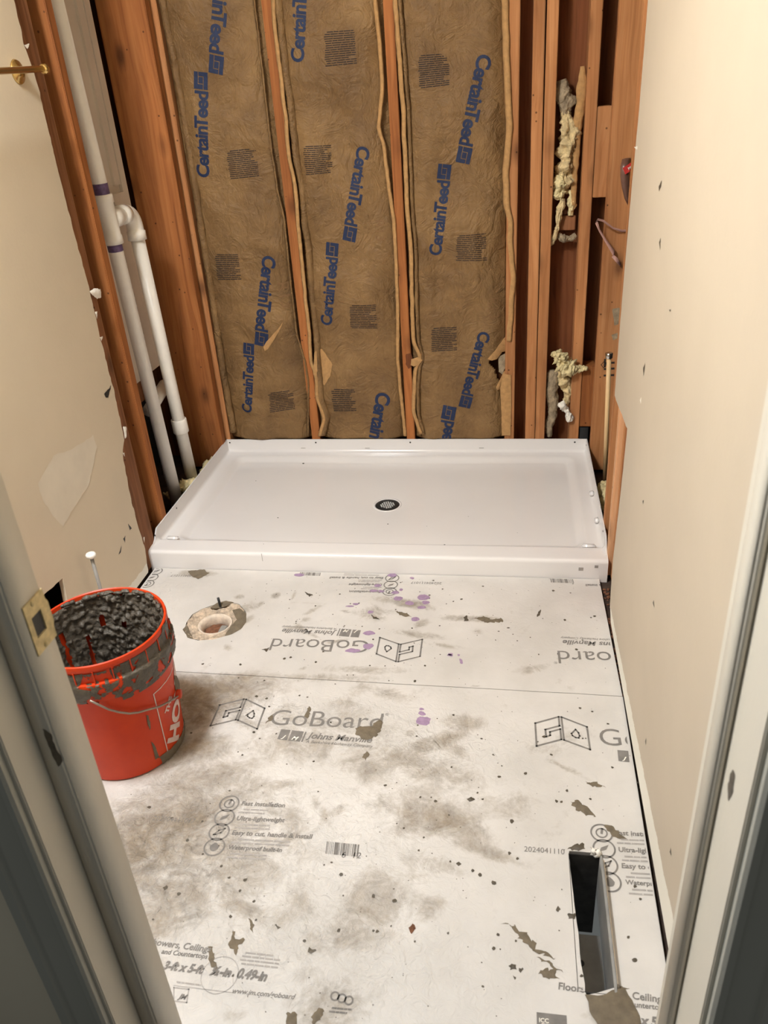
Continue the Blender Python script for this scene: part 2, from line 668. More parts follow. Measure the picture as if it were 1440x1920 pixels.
def ring(prims, c, r, wd, n=28):
    c = Vector(c)
    vs, fs = [], []
    for k in range(n):
        a = 2 * PI * k / n
        u = Vector((math.cos(a), math.sin(a)))
        vs += [c + u * (r - wd / 2), c + u * (r + wd / 2)]
    for k in range(n):
        i, j = 2 * k, 2 * ((k + 1) % n)
        fs.append((i, i + 1, j + 1, j))
    prims.append((vs, fs))


def quad(prims, pts):
    prims.append(([Vector(p) for p in pts], [tuple(range(len(pts)))]))


def rows(prims, a, b, c, d, n, fill=0.5, seed=1, ragged=0.25):
    """n lines of small print in the quad a(top left) b(top right) c(bottom right) d(bottom left)"""
    rnd = random.Random(seed)
    a, b, c, d = map(Vector, (a, b, c, d))
    for i in range(n):
        t = (i + 0.5) / n
        l0, r0 = a.lerp(d, t), b.lerp(c, t)
        half = (d - a) * (fill / n / 2)
        x = rnd.uniform(0, 0.06) if i else 0.12
        end = 1.0 - (rnd.uniform(0, ragged) if rnd.random() < 0.4 else 0)
        while x < end:
            wl = min(rnd.uniform(0.12, 0.34), end - x)
            p, q = l0.lerp(r0, x), l0.lerp(r0, x + wl)
            prims.append(([p - half, p + half, q + half, q - half], [(0, 1, 2, 3)]))
            x += wl + 0.018


def prims_bm(prims, fmap, sub=0.0, clip=None, xf=None):
    bm = bmesh.new()
    for vs, fs in prims:
        bv = []
        for v in vs:
            p = xf(v) if xf else v
            bv.append(bm.verts.new((p[0], p[1], 0)))
        for f in fs:
            try:
                bm.faces.new([bv[i] for i in f])
            except ValueError:
                pass
    if clip:
        for co, no in clip:
            bmesh.ops.bisect_plane(bm, geom=bm.verts[:] + bm.edges[:] + bm.faces[:], plane_co=co, plane_no=no, clear_outer=True)
    if sub:
        bmesh.ops.triangulate(bm, faces=bm.faces[:])
        for _ in range(3):
            le = [e for e in bm.edges if e.calc_length() > sub]
            if not le:
                break
            bmesh.ops.subdivide_edges(bm, edges=le, cuts=1)
            bmesh.ops.triangulate(bm, faces=[f for f in bm.faces if len(f.verts) > 3])
    for v in bm.verts:
        v.co = fmap(v.co.x, v.co.y, 0.0)
    return bm


# ================================================================== THE SETTING
W = 1.524
D = 0.865


def struct(name, bm, m, smooth=False, parent=None):
    o = obj(name, bm, m, parent, smooth)
    if parent is None:
        o['kind'] = 'structure'
    return o


# subfloor with the register opening and the drain opening left out
def grid_slab(xs, ys, skip, z0, z1):
    bm = bmesh.new()
    for i in range(len(xs) - 1):
        for j in range(len(ys) - 1):
            if (i, j) in skip:
                continue
            add_box(bm, (xs[i], ys[j], z0), (xs[i + 1], ys[j + 1], z1))
    bmesh.ops.remove_doubles(bm, verts=bm.verts, dist=1e-5)
    bmesh.ops.recalc_face_normals(bm, faces=bm.faces)
    return bm


struct('floor', grid_slab([-0.36, 0.255, 0.405, 1.343, 1.416, 1.92], [-2.6, -2.176, -1.884, -1.235, -1.085, 0.10],
                          {(3, 1), (1, 3)}, -0.045, -0.0135), M['subfloor'])
struct('ceiling', box_bm((-0.36, -2.43, 2.44), (1.92, 0.12, 2.47)), M['ceil'])
struct('wall_back', box_bm((-0.36, 0.093, -0.05), (1.92, 0.118, 2.44)), M['sheath'])
struct('outer_shell_left', box_bm((-0.36, -2.43, -0.05), (-0.335, 0.10, 2.44)), M['black'])  # outer shell added to block outside light, black for the bay's shade
struct('outer_shell_right', box_bm((1.70, -2.43, -0.05), (1.725, 0.10, 2.44)), M['black'])  # matching shell on the right, added against outside light

# left wall drywall with its ragged cut edge and the square hole
edge = [(-0.914, 0.012), (-0.900, 0.094), (-0.904, 0.141), (-0.911, 0.278), (-0.899, 0.425), (-0.893, 0.445), (-0.864, 0.479), (-0.856, 0.622), (-0.862, 0.811),
        (-0.856, 0.965), (-0.864, 1.06), (-0.872, 1.247), (-0.871, 1.471), (-0.888, 1.555), (-0.884, 1.75), (-0.88, 2.44)]
je = jagged(edge, 0.012, 0.005, 3.0, closed=False)
hole = [(-1.476, 0.292), (-1.357, 0.280), (-1.370, 0.196), (-1.478, 0.196)]
struct('wall_left', prism_bm([(-2.275, 0.012), *[tuple(p) for p in je], (-2.275, 2.44)], 0, -0.0005, 0.0125, [[tuple(p) for p in jagged(hole, 0.012, 0.003, 5)]]), M['wall_l'])
wl = bpy.data.objects['wall_left']

redge = [(-1.105, 0.010), (-1.062, 0.044), (-1.045, 0.178), (-1.063, 0.298), (-1.082, 0.454), (-1.095, 0.603), (-0.812, 0.590), (-0.811, 0.67), (-0.809, 0.805),
         (-0.814, 0.975), (-0.826, 1.158), (-0.845, 1.314), (-0.846, 1.45), (-0.846, 1.70), (-0.846, 2.44)]
jr = jagged(redge, 0.016, 0.0035, 9.0, closed=False)
wr = struct('wall_right', prism_bm([(-2.275, 0.012), *[tuple(p) for p in jr], (-2.275, 2.44)], 0, 1.5095, 1.5225), M['wall_r'])

# door wall and frame
bm = bmesh.new()
add_box(bm, (0.012, -2.415, -0.01), (0.632, -2.311, 2.44))
add_box(bm, (1.468, -2.415, -0.01), (1.515, -2.275, 2.44))
add_box(bm, (0.632, -2.415, 2.06), (1.468, -2.275, 2.44))
add_box(bm, (-0.36, -2.415, -0.01), (0.012, -2.275, 2.44))
add_box(bm, (1.515, -2.415, -0.01), (1.72, -2.275, 2.44))
bmesh.ops.recalc_face_normals(bm, faces=bm.faces)
struct('wall_front', bm, M['hall'])
jl = struct('trim_1', box_bm((0.632, -2.417, -0.01), (0.65, -2.309, 2.06), 0.0015), M['trim'])
jr_ = struct('trim_2', box_bm((1.45, -2.428, -0.01), (1.468, -2.270, 2.06), 0.0015), M['trim'])
struct('trim_3', box_bm((0.632, -2.417, 2.042), (1.468, -2.272, 2.06), 0.001), M['trim'])
obj('door_stop', box_bm((0.6495, -2.3685, -0.01), (0.677, -2.3085, 2.04), 0.003, 3), M['trim'], jl, True)
obj('door_stop', box_bm((1.4395, -2.352, -0.01), (1.4505, -2.312, 2.04), 0.003, 3), M['trim'], jr_, True)


def casing(name, x_in, sgn, y):
    # moulded profile (offset from the inner edge, projection towards the hall)
    prof = [(0.0, 0.0), (0.0, 0.010), (0.004, 0.013), (0.012, 0.013), (0.016, 0.009), (0.022, 0.010), (0.040, 0.015), (0.046, 0.013), (0.052, 0.018), (0.066, 0.018), (0.068, 0.015), (0.068, 0.0)]
    poly = [(x_in + sgn * a, y - b) for a, b in prof]
    return struct(name, prism_bm(poly, 2, -0.01, 2.12), M['hall_trim'])


casing('trim_4', 0.644, -1, -2.4155)
casing('trim_5', 1.456, 1, -2.4265)

# back of the neighbouring room's drywall seen through the plumbing bay
struct('wall_plumbing', box_bm((-0.165, -0.72, 0.50), (-0.150, -0.165, 2.44)), M['gyp_back'])
bm = bmesh.new()
add_box(bm, (-0.1505, -0.205, 1.085), (-0.138, -0.166, 2.44))
add_box(bm, (-0.1505, -0.300, 1.060), (-0.132, -0.212, 1.142))
add_box(bm, (-0.1505, -0.250, 1.165), (-0.141, -0.208, 2.44))
bmesh.ops.recalc_face_normals(bm, faces=bm.faces)
obj('gypsum_strip', bm, M['gyp_back'], bpy.data.objects['wall_plumbing'])

# ================================================================== STUDS
STUD = 'bare wall studs'


def stud(a, b, mat, label, rot=0.0):
    c = Vector(((a[0] + b[0]) / 2, (a[1] + b[1]) / 2, a[2]))
    bm = box_bm(Vector(a) - c, Vector(b) - c, 0.0022, 2)
    o = obj('wall_stud', bm, M[mat], None, False, c)
    o.rotation_euler.y = rot
    tag(o, label, 'stud', STUD)
    return o


stud((-0.016, 0.0, 0.0), (0.0185, 0.089, 2.43), 'wood', 'narrow edge of the stud in the left back corner, beside the first insulation batt')
stud((0.383, 0.0, 0.0), (0.419, 0.089, 2.43), 'wood_warm', 'orange wood stud between the left and the middle insulation batts')
stud((0.790, 0.0, 0.0), (0.824, 0.089, 2.43), 'wood_warm', 'wood stud with a torn brown hole between the middle and right insulation batts')
stud((1.194, 0.0, 0.0), (1.232, 0.089, 2.43), 'wood', 'wood stud along the right edge of the third insulation batt')
stud((1.2785, 0.0, 0.0), (1.3155, 0.089, 2.43), 'wood', 'left half of the doubled wood studs on the back wall', -0.003)
stud((1.3175, -0.001, 0.0), (1.3545, 0.088, 2.43), 'wood', 'right half of the doubled wood studs, left of the loose insulation bay', -0.001)
stud((1.4515, 0.0, 0.0), (1.489, 0.089, 2.43), 'wood', 'back wall stud right of the loose insulation bay')
stud((-0.172, -0.058, 0.0), (0.003, -0.020, 2.43), 'wood_warm', 'wide knotty wood stud face in the left corner beside the white pipes')
stud((-0.140, -0.715, 0.0), (0.0, -0.677, 2.43), 'wood_warm', 'left wall stud with an orange front edge, just before the white pipes', 0.0)
stud((-0.140, -0.888, 0.0), (0.0, -0.803, 2.43), 'wood_dark', 'dull brown left wall stud half covered by the ragged drywall edge')
stud((1.531, -0.072, 0.0), (1.665, -0.034, 2.43), 'wood', 'wide stud face in the right corner carrying the red tag')
stud((1.524, -0.704, 0.0), (1.664, -0.666, 2.43), 'wood', 'right wall stud edge just beyond the right drywall, above the pan end')
stud((1.524, -0.845, 0.0), (1.664, -0.806, 2.43), 'wood_pale', 'right wall stud with a pale front edge below the cut drywall corner')
stud((1.536, -0.890, 0.0), (1.676, -0.852, 2.43), 'wood', 'reddish right wall stud behind the pale edged one at the cut drywall')
stud((1.536, -1.20, 0.0), (1.676, -0.895, 0.66), 'wood_warm', 'low wide board under the cut right drywall beside the pan corner')


def block(a, b, mat, label):
    c = Vector(((a[0] + b[0]) / 2, (a[1] + b[1]) / 2, a[2]))
    o = obj('wood_block', box_bm(Vector(a) - c, Vector(b) - c, 0.002), M[mat], None, False, c)
    tag(o, label, 'block', 'short wood blocks between studs')


block((1.491, 0.002, 1.018), (1.5375, 0.088, 1.302), 'wood', 'short upright wood block wedged high in the narrow dark gap by the right corner')
block((1.4905, 0.006, 0.155), (1.540, 0.089, 0.405), 'wood_warm', 'reddish wood block low in the narrow gap above the black corner plug')
block((1.368, 0.050, 0.905), (1.440, 0.09, 0.955), 'wood_dark', 'small grey brown wood scrap under the loose insulation')
block((-0.30, -0.33, 0.395), (-0.19, -0.20, 0.50), 'wood_dark', 'rough wood scrap behind the white pipes')
o = obj('corner_plug', box_bm((1.4905, -0.002, 0.07), (1.529, 0.004, 0.158), 0.003), M['black_metal'])
tag(o, 'small black plastic plug at the right end of the pan back flange', 'plug')


# ================================================================== INSULATION BATTS
BX = [(0.0200, 0.3820), (0.4200, 0.7890), (0.8250, 1.1930)]
WRK = [[], [(0.60, 1.40, 0.16, 0.016), (0.60, 1.20, 0.12, 0.014), (0.66, 0.80, 0.2, 0.006)], [(1.05, 0.80, 0.2, 0.008), (0.90, 0.72, 0.10, 0.010), (1.0, 1.25, 0.15, 0.006)]]


def batt_y(i, x, z):
    x0, x1 = BX[i]
    e = min(x - x0, x1 - x)
    y = 0.034 * math.exp(-(max(e, 0) / 0.038) ** 1.4) - 0.004
    a = 0.0085
    for cx, cz, rr, am in WRK[i]:
        a += am * math.exp(-((x - cx) ** 2 + (z - cz) ** 2) / rr ** 2)
    k = noise.ridged_multi_fractal(Vector((x * 5 + i * 9, z * 3.2, i * 3.1)), 0.9, 2.1, 4, 1.0, 2.0)
    y -= a * 0.5 * (k - 1.1)
    y += a * 1.1 * nz(x * 9 + i * 5, z * 5.0, i * 4.0)
    y += 0.0035 * nz(x * 3.1, z * 22 + 6 * x, i * 7.0)
    return max(y, -0.012)


def inside(p, poly):
    c = False
    n = len(poly)
    for i in range(n):
        a, b = poly[i], poly[(i + 1) % n]
        if (a[1] > p[1]) != (b[1] > p[1]) and p[0] < (b[0] - a[0]) * (p[1] - a[1]) / (b[1] - a[1]) + a[0]:
            c = not c
    return c


HOLES = [None, None, [bk(915, 679), bk(921, 674), bk(934, 673), bk(941, 664), bk(950, 662), bk(951, 672), bk(946, 690), bk(944, 716), bk(934, 714), bk(930, 700), bk(926, 690)]]
BLAB = ['left kraft faced insulation batt, first one right of the left corner',
        'middle kraft faced insulation batt with the torn yellow patch on its left edge',
        'right kraft faced insulation batt with a black tear near its lower right edge']
ZB, ZT = 0.1075, 2.42
batts = []
for i, (x0, x1) in enumerate(BX):
    root = thing('insulation_batt', BLAB[i], 'insulation', (0, 0, 0), 'kraft faced insulation batts')
    batts.append(root)
    nx, nzv = 60, 330
    bm = bmesh.new()
    g = [[bm.verts.new((x0 + (x1 - x0) * a / nx, batt_y(i, x0 + (x1 - x0) * a / nx, ZB + (ZT - ZB) * b / nzv), ZB + (ZT - ZB) * b / nzv)) for b in range(nzv + 1)] for a in range(nx + 1)]
    for a in range(nx):
        for b in range(nzv):
            if HOLES[i]:
                p = ((g[a][b].co.x + g[a + 1][b].co.x) / 2, (g[a][b].co.z + g[a][b + 1].co.z) / 2)
                if inside(p, HOLES[i]):
                    continue
            bm.faces.new((g[a][b], g[a + 1][b], g[a + 1][b + 1], g[a][b + 1]))
    o = obj('kraft_facing', bm, M['kraft'], root, True)
    sm = o.modifiers.new('thickness', 'SOLIDIFY')
    sm.thickness = 0.0012
    sm.offset = -1


def flange(i, pts, prof, mat, seed):
    """folded paper edge running down a stud; pts = its stud-side edge (pixels), prof = (dx, y) cross-section"""
    P = [bk(*p) for p in pts]
    # extend upward to the top
    d = (P[0] - P[1]).normalized()
    P.insert(0, P[0] + Vector((d.x * 0.2, 2.41 - P[0].y)))
    bm = bmesh.new()
    rings = []
    for a, b in zip(P, P[1:]):
        k = max(1, int((b - a).length / 0.012))
        for j in range(k):
            rings.append(a.lerp(b, j / k))
    rings.append(P[-1])
    rings = [r for r in rings if r.y > 0.1085]
    # light smoothing of the path
    for _ in range(2):
        rings = [rings[0]] + [(rings[j - 1] + rings[j] * 2 + rings[j + 1]) / 4 for j in range(1, len(rings) - 1)] + [rings[-1]]
    vs = []
    for r in rings:
        wob = 0.0022 * nz(r.y * 14, seed) + 0.0012 * nz(r.y * 45, seed + 3)
        row = []
        for q, (dx, y) in enumerate(prof):
            jj = 0.0015 * nz(r.y * 25, q * 3.3 + seed)
            row.append(bm.verts.new((r.x + dx + wob + jj, y + 0.002 * nz(r.y * 18, seed + 9 + q), r.y)))
        vs.append(row)
    for r0, r1 in zip(vs, vs[1:]):
        for q in range(len(prof) - 1):
            bm.faces.new((r0[q], r0[q + 1], r1[q + 1], r1[q]))
    bmesh.ops.recalc_face_normals(bm, faces=bm.faces)
    o = obj('stapling_flange', bm, M[mat], batts[i], True)
    sm = o.modifiers.new('thickness', 'SOLIDIFY')
    sm.thickness = 0.0014
    return o


flange(1, [(508, 0), (510, 38), (522, 139), (531, 212), (538, 295), (550, 347), (555, 417), (562, 487), (569, 556), (577, 626), (579, 678), (590, 705), (591, 747), (605, 782), (596, 817)],
       [(0, -0.003), (0.006, -0.008), (0.013, -0.007), (0.016, -0.004)], 'tan_paper', 1.0)
flange(1, [(516, 0), (519, 38), (531, 139), (541, 212), (549, 295), (561, 347), (566, 417), (575, 487), (581, 556), (588, 626), (590, 672), (594, 705), (596, 747), (609, 782), (600, 817)],
       [(0, -0.004), (0.008, -0.006), (0.020, -0.002), (0.024, 0.010), (0.022, 0.034)], 'kraft', 2.0)
flange(0, [(472, 0), (489, 146), (504, 278), (518, 368), (527, 400), (538, 504), (552, 626), (568, 678), (574, 712), (574, 817)],
       [(0, 0.012), (0.006, -0.003), (0.011, -0.005), (0.014, 0.0)], 'kraft', 3.0)
flange(1, [(700, 0), (709, 87), (714, 167), (706, 240), (716, 267), (723, 330), (733, 399), (736, 417), (740, 504), (743, 574), (743, 678), (748, 730), (757, 817)],
       [(-0.004, 0.016), (0, -0.002), (0.009, -0.007), (0.014, -0.003)], 'tan_paper', 4.0)
flange(2, [(736, 0), (741, 59), (746, 132), (752, 208), (756, 312), (760, 400), (767, 470), (768, 556), (770, 608), (772, 643), (786, 672), (775, 690), (772, 740), (772, 775), (786, 813)],
       [(0, -0.003), (0.007, -0.008), (0.015, -0.007), (0.017, -0.003)], 'tan_paper', 5.0)
flange(2, [(746, 0), (751, 59), (757, 132), (763, 208), (767, 312), (771, 400), (777, 470), (778, 556), (780, 608), (782, 643), (792, 672), (783, 690), (781, 740), (781, 775), (792, 813)],
       [(0, -0.004), (0.008, -0.006), (0.013, 0.0), (0.014, 0.034)], 'kraft', 6.0)
flange(2, [(942, 0), (945, 104), (951, 243), (945, 312), (945, 382), (953, 417), (952, 459), (958, 521), (954, 574), (950, 640)],
       [(-0.006, 0.018), (0, -0.002), (0.012, -0.007), (0.020, -0.003)], 'tan_paper', 7.0)
bm = bmesh.new()


def batt_map(i, off):
    def f(s, t, h):
        return Vector((s, batt_y(i, s, t) - off - h, t))
    return f


patch('stapling_flange', [bk(938, 728), bk(944, 700), bk(958, 702), bk(959, 760), bk(957, 816), bk(941, 816), bk(940, 770)], lambda s, t, h: Vector((s, -0.004 - h, t)),
      M['tan_paper'], batts[2], thick=0.004, jag=0.002, seed=2)
flange(0, [(296, 0), (312, 80), (335, 200), (356, 330), (372, 440), (392, 560), (412, 700), (432, 812)],
       [(0, 0.004), (0.010, 0.001), (0.020, 0.006), (0.026, 0.020)], 'kraft', 8.0)

# lettering on the paper -------------------------------------------------------
BRAND = 'CertainTeed'


brand_geo(0.031, 0.92)


def brand(i, a, b, logo=True, word=BRAND):
    """the brand word from pixel a (start of baseline) to pixel b (end of the word), and its square emblem after it"""
    P = []
    A, B = bk(*a), bk(*b)
    put_text(P, word, A, B, bold=0.031, hs=1.10, track=0.92)
    ex = (B - A).normalized()
    ey = Vector((-ex.y, ex.x))
    part = text_geo(word, 0.031, 0.0, 0.92)
    sc = (B - A).length / (part[3] - part[2])
    hgt = sc * 0.82
    Q = []
    if logo:
        o = B + ex * (0.10 * hgt)

        def L(u, v):
            return o + ex * (u * hgt) + ey * (v * hgt)
        # square emblem: two interlocking hooks separated by a thin gap
        for q in ([(0, 0), (1.05, 0), (1.05, 0.30), (0, 0.30)], [(0, 0.35), (0.30, 0.35), (0.30, 1.0), (0, 1.0)],
                  [(0.30, 0.72), (1.05, 0.72), (1.05, 1.0), (0.30, 1.0)], [(0.35, 0.35), (0.74, 0.35), (0.74, 0.67), (0.35, 0.67)],
                  [(0.79, 0.30), (1.05, 0.30), (1.05, 0.67), (0.79, 0.67)]):
            quad(P, [L(*k) for k in q])
    x0, x1 = BX[i]
    clip = [((0, 0.109, 0), (0, -1, 0)), ((x0 + 0.004, 0, 0), (-1, 0, 0)), ((x1 - 0.004, 0, 0), (1, 0, 0))]
    obj('printed_brand', prims_bm(P, batt_map(i, 0.0012), 0.016, clip), M['ink_blue'], batts[i])


brand(0, (392, 334), (390, 172))
brand(0, (472, 774), (476, 668))
brand(0, (494, 477), (480, 618))
brand(0, (406, -95), (394, 98))
brand(1, (622, 610), (633, 484))
brand(1, (671, 272), (647, 420))
brand(1, (570, 118), (578, -62))
brand(1, (707, 734), (684, 872))
brand(2, (826, 480), (843, 340))
brand(2, (897, 100), (861, 270))
brand(2, (899, 620), (866, 738))
brand(2, (826, 912), (851, 790))


def small_print(i, tl, tr, br, bl, n=15, seed=1):
    P = []
    rows(P, bk(*tl), bk(*tr), bk(*br), bk(*bl), n, 0.44, seed)
    obj('printed_notice', prims_bm(P, batt_map(i, 0.0012), 0.02), M['ink_black'], batts[i])


small_print(0, (425, 282), (479, 277), (486, 331), (430, 337), 15, 1)
small_print(0, (401, 476), (447, 475), (454, 524), (406, 526), 14, 2)
small_print(0, (503, 735), (549, 730), (553, 768), (507, 773), 12, 3)
small_print(1, (607, 59), (664, 55), (670, 120), (611, 126), 16, 4)
small_print(1, (567, 273), (620, 271), (624, 324), (573, 329), 15, 5)
small_print(1, (654, 571), (705, 569), (708, 616), (657, 616), 14, 6)
small_print(1, (621, 728), (666, 728), (669, 770), (623, 772), 12, 7)
small_print(2, (782, 103), (842, 99), (843, 160), (786, 167), 16, 8)
small_print(2, (855, 440), (911, 436), (913, 489), (855, 489), 14, 9)
small_print(2, (807, 614), (856, 612), (857, 657), (808, 660), 13, 10)
for i, a, b in ((0, (518, 532), (529, 578)), (1, (702, 414), (705, 452)), (2, (916, 560), (918, 598))):
    P = []
    put_text(P, 'R13', bk(*a), bk(*b), 0.0)
    obj('faint_stamp', prims_bm(P, batt_map(i, 0.0011), 0.02), M['ink_brown'], batts[i])

# tears and exposed patches
patch('torn_patch', [bk(*p) for p in ((597, 657), (603, 655), (611, 664), (623, 683), (620, 705), (608, 723), (601, 719), (599, 690))], batt_map(1, 0.0015), M['tan_paper'], batts[1], thick=0.006, seed=3)
patch('torn_patch', [bk(*p) for p in ((590, 660), (594, 656), (596, 690), (593, 712), (588, 700))], lambda s, t, h: Vector((s, -0.007 - h, t)), M['tan_paper'], batts[1], thick=0.004, seed=4)
patch('paper_tear', [bk(*p) for p in ((494, 650), (500, 640), (522, 616), (531, 603), (528, 612), (516, 634), (503, 654), (497, 658))], batt_map(0, 0.0015), M['tan_paper'], batts[0], thick=0.004, jag=0.001, seed=5)
patch('paper_flap', [bk(*p) for p in ((914, 673), (930, 655), (948, 634), (955, 650), (953, 662), (941, 662), (932, 674), (922, 676))], batt_map(2, 0.003), M['tan_paper'], batts[2], thick=0.008, jag=0.001, seed=6)
patch('paper_flap', [bk(*p) for p in ((930, 727), (944, 700), (949, 696), (958, 703), (952, 716), (938, 731), (932, 733))], batt_map(2, 0.005), M['tan_paper'], batts[2], thick=0.012, jag=0.001, seed=7)
patch('paper_flap', [bk(*p) for p in ((934, 672), (949, 664), (948, 690), (942, 705), (935, 700))], lambda s, t, h: Vector((s, 0.018 - h, t)), M['fiber_grey'], batts[2], thick=0.008, jag=0.001, seed=8)
patch('torn_patch', [bk(*p) for p in ((772, 672), (786, 668), (792, 674), (785, 684), (776, 686), (770, 683))], lambda s, t, h: Vector((s, -0.009 - h, t)), M['tan_paper'], batts[2], thick=0.008, jag=0.002, seed=9)
st2 = [o for o in bpy.data.objects if o.get('label', '').startswith('wood stud with a torn')][0]
o = patch('gouge', [bk(*p) for p in ((761, 664), (770, 662), (774, 672), (772, 688), (766, 692), (761, 683))], lambda s, t, h: Vector((s, -0.0012 - h * 0.3, t)) - st2.location, M['sheath'], st2, thick=0.003, jag=0.003, seed=3)


# ------------------------------------------------------------------ loose insulation and scraps in the bays
def fluff_bm(bm, path, rad, flat=1.0, n=34, amp=0.45, seed=0.0):
    path = [Vector(p) for p in path]
    pts, rr = [], []
    for i in range(len(path) - 1):
        for j in range(12):
            t = j / 12
            pts.append(path[i].lerp(path[i + 1], t))
            rr.append(rad[i] * (1 - t) + rad[i + 1] * t)
    pts.append(path[-1])
    rr.append(rad[-1])
    rings = add_tube(bm, pts, rr, n)
    for rg, p, r in zip(rings, pts, rr):
        for v in rg:
            d = v.co - p
            d.y *= flat
            f = 1.2 + amp * 1.7 * noise.turbulence(v.co * 34 + Vector((seed, 0, 0)), 2, False) + amp * 0.9 * noise.turbulence(Vector((v.co.x * 190, v.co.y * 190, v.co.z * 70)), 3, False) - amp * 0.7
            v.co = p + d * max(0.2, f)


def fluff(name, path, rad, mat, parent, **kw):
    bm = bmesh.new()
    fluff_bm(bm, path, rad, **kw)
    return obj(name, bm, M[mat], parent, True)


sc = thing('insulation_scrap', 'long shredded cream insulation scrap hanging high in the bay right of the doubled studs', 'insulation', (0, 0, 0))
Y0 = 0.045
fluff('fibre_mass', [on_y(*p, Y0) for p in ((1058, 205), (1064, 235), (1066, 270), (1060, 300), (1057, 335), (1052, 362))], [0.014, 0.026, 0.032, 0.032, 0.029, 0.024], 'fiber', sc, seed=1)
fluff('fibre_mass', [on_y(*p, Y0 - 0.02) for p in ((1049, 328), (1048, 345), (1048, 362), (1050, 374))], [0.012, 0.024, 0.024, 0.012], 'fiber_yellow', sc, seed=2)
fluff('fibre_strand', [on_y(*p, Y0 - 0.02) for p in ((1055, 372), (1048, 400), (1044, 430), (1034, 455), (1026, 463))], [0.010, 0.011, 0.010, 0.008, 0.003], 'fiber', sc, seed=3)
fluff('fibre_strand', [on_y(*p, Y0) for p in ((1072, 355), (1072, 385), (1070, 404))], [0.012, 0.014, 0.010], 'fiber_yellow', sc, seed=4)
fluff('paper_roll', [on_y(*p, Y0) for p in ((1052, 150), (1056, 170), (1062, 190), (1058, 215))], [0.014, 0.026, 0.026, 0.014], 'fiber_grey', sc, seed=5, amp=0.25)
fluff('torn_facing', [on_y(*p, Y0 - 0.01) for p in ((1092, 124), (1092, 160), (1088, 200), (1082, 245), (1080, 300), (1076, 350), (1076, 385))], [0.007, 0.015, 0.015, 0.012, 0.010, 0.009, 0.006], 'tan_paper', sc, seed=6, amp=0.15, flat=0.6)
fluff('dark_tuft', [on_y(*p, Y0) for p in ((1046, 440), (1058, 450), (1070, 448), (1080, 440))], [0.010, 0.016, 0.014, 0.008], 'fiber_grey', sc, seed=7)
sc2 = thing('insulation_scrap', 'tufted yellow insulation clump bulging over the stud low in the right bay', 'insulation', (0, 0, 0))
fluff('fibre_mass', [on_y(*p, -0.012) for p in ((1034, 662), (1045, 668), (1058, 680), (1070, 690), (1088, 690), (1102, 692))], [0.012, 0.026, 0.030, 0.028, 0.015, 0.004], 'fiber_yellow', sc2, seed=8, amp=0.6)
fluff('fibre_mass', [on_y(*p, 0.02) for p in ((1056, 690), (1062, 715), (1066, 745), (1060, 765))], [0.026, 0.026, 0.016, 0.008], 'fiber', sc2, seed=9)
fluff('paper_roll', [on_y(*p, 0.03) for p in ((1040, 695), (1034, 730), (1036, 770), (1030, 800), (1030, 818))], [0.018, 0.022, 0.020, 0.014, 0.010], 'fiber_grey', sc2, seed=10, amp=0.25)
o = fluff('paper_scrap', [on_y(*p, -0.012) for p in ((1046, 758), (1054, 760), (1062, 768), (1066, 780), (1068, 790))], [0.006, 0.014, 0.012, 0.010, 0.010], 'white_paper', None, seed=11, amp=0.6)
tag(o, 'crumpled white paper scrap stuck below the yellow insulation clump', 'paper')
o = fluff('insulation_tuft', [(-0.115, -0.42, 0.035), (-0.085, -0.385, 0.055), (-0.035, -0.355, 0.065), (-0.026, -0.30, 0.055), (-0.028, -0.22, 0.06), (-0.03, -0.10, 0.055)], [0.018, 0.028, 0.024, 0.012, 0.022, 0.016], 'fiber_yellow', None, seed=12)
tag(o, 'yellow insulation tuft at the foot of the white pipes left of the pan', 'insulation')
o = fluff('insulation_tuft', [(1.575, -0.27, 0.02), (1.575, -0.33, 0.045), (1.57, -0.40, 0.055), (1.568, -0.46, 0.03)], [0.02, 0.03, 0.032, 0.02], 'fiber_yellow', None, seed=13)
tag(o, 'yellow insulation tuft beside the right edge of the pan', 'insulation')

# ================================================================== WHITE PIPES
vp = thing('drain_pipe', 'white plastic drain pipes with a tee and an elbow in the left wall bay', 'pipe', (-0.06, -0.48, 0.0))


def vpo(name, bm, mat='pvc', label=None, parent=None):
    for v in bm.verts:
        v.co -= Vector(vp.location)
    o = obj(name, bm, M[mat], parent or vp, True)
    if label:
        o['label'] = label
    return o


XP = -0.055
A1, A0 = on_x(103, 0, XP), on_x(328, 925, XP)
Adir = (A1 - A0).normalized()
Abot = A0 - Adir * (A0.z / Adir.z)
Atop = A0 + Adir * ((2.42 - A0.z) / Adir.z)
tee = on_x(208, 410, XP)
t_c = A0 + Adir * ((tee.z - A0.z) / Adir.z)
B1, B0 = on_x(254, 430, XP), on_x(357, 885, XP)
Bdir = (B1 - B0).normalized()
Bbot = B0 - Bdir * (B0.z / Bdir.z)
PR = 0.0235
vpo('pipe', tube_bm([Abot, Atop], PR, 28))
vpo('pipe', tube_bm([Bbot, B1], PR, 28))
vpo('tee_fitting', tube_bm([t_c - Adir * 0.075, t_c - Adir * 0.05, t_c - Adir * 0.048, t_c + Adir * 0.048, t_c + Adir * 0.05, t_c + Adir * 0.075], [0.0305, 0.0305, 0.028, 0.028, 0.0305, 0.0305], 28))
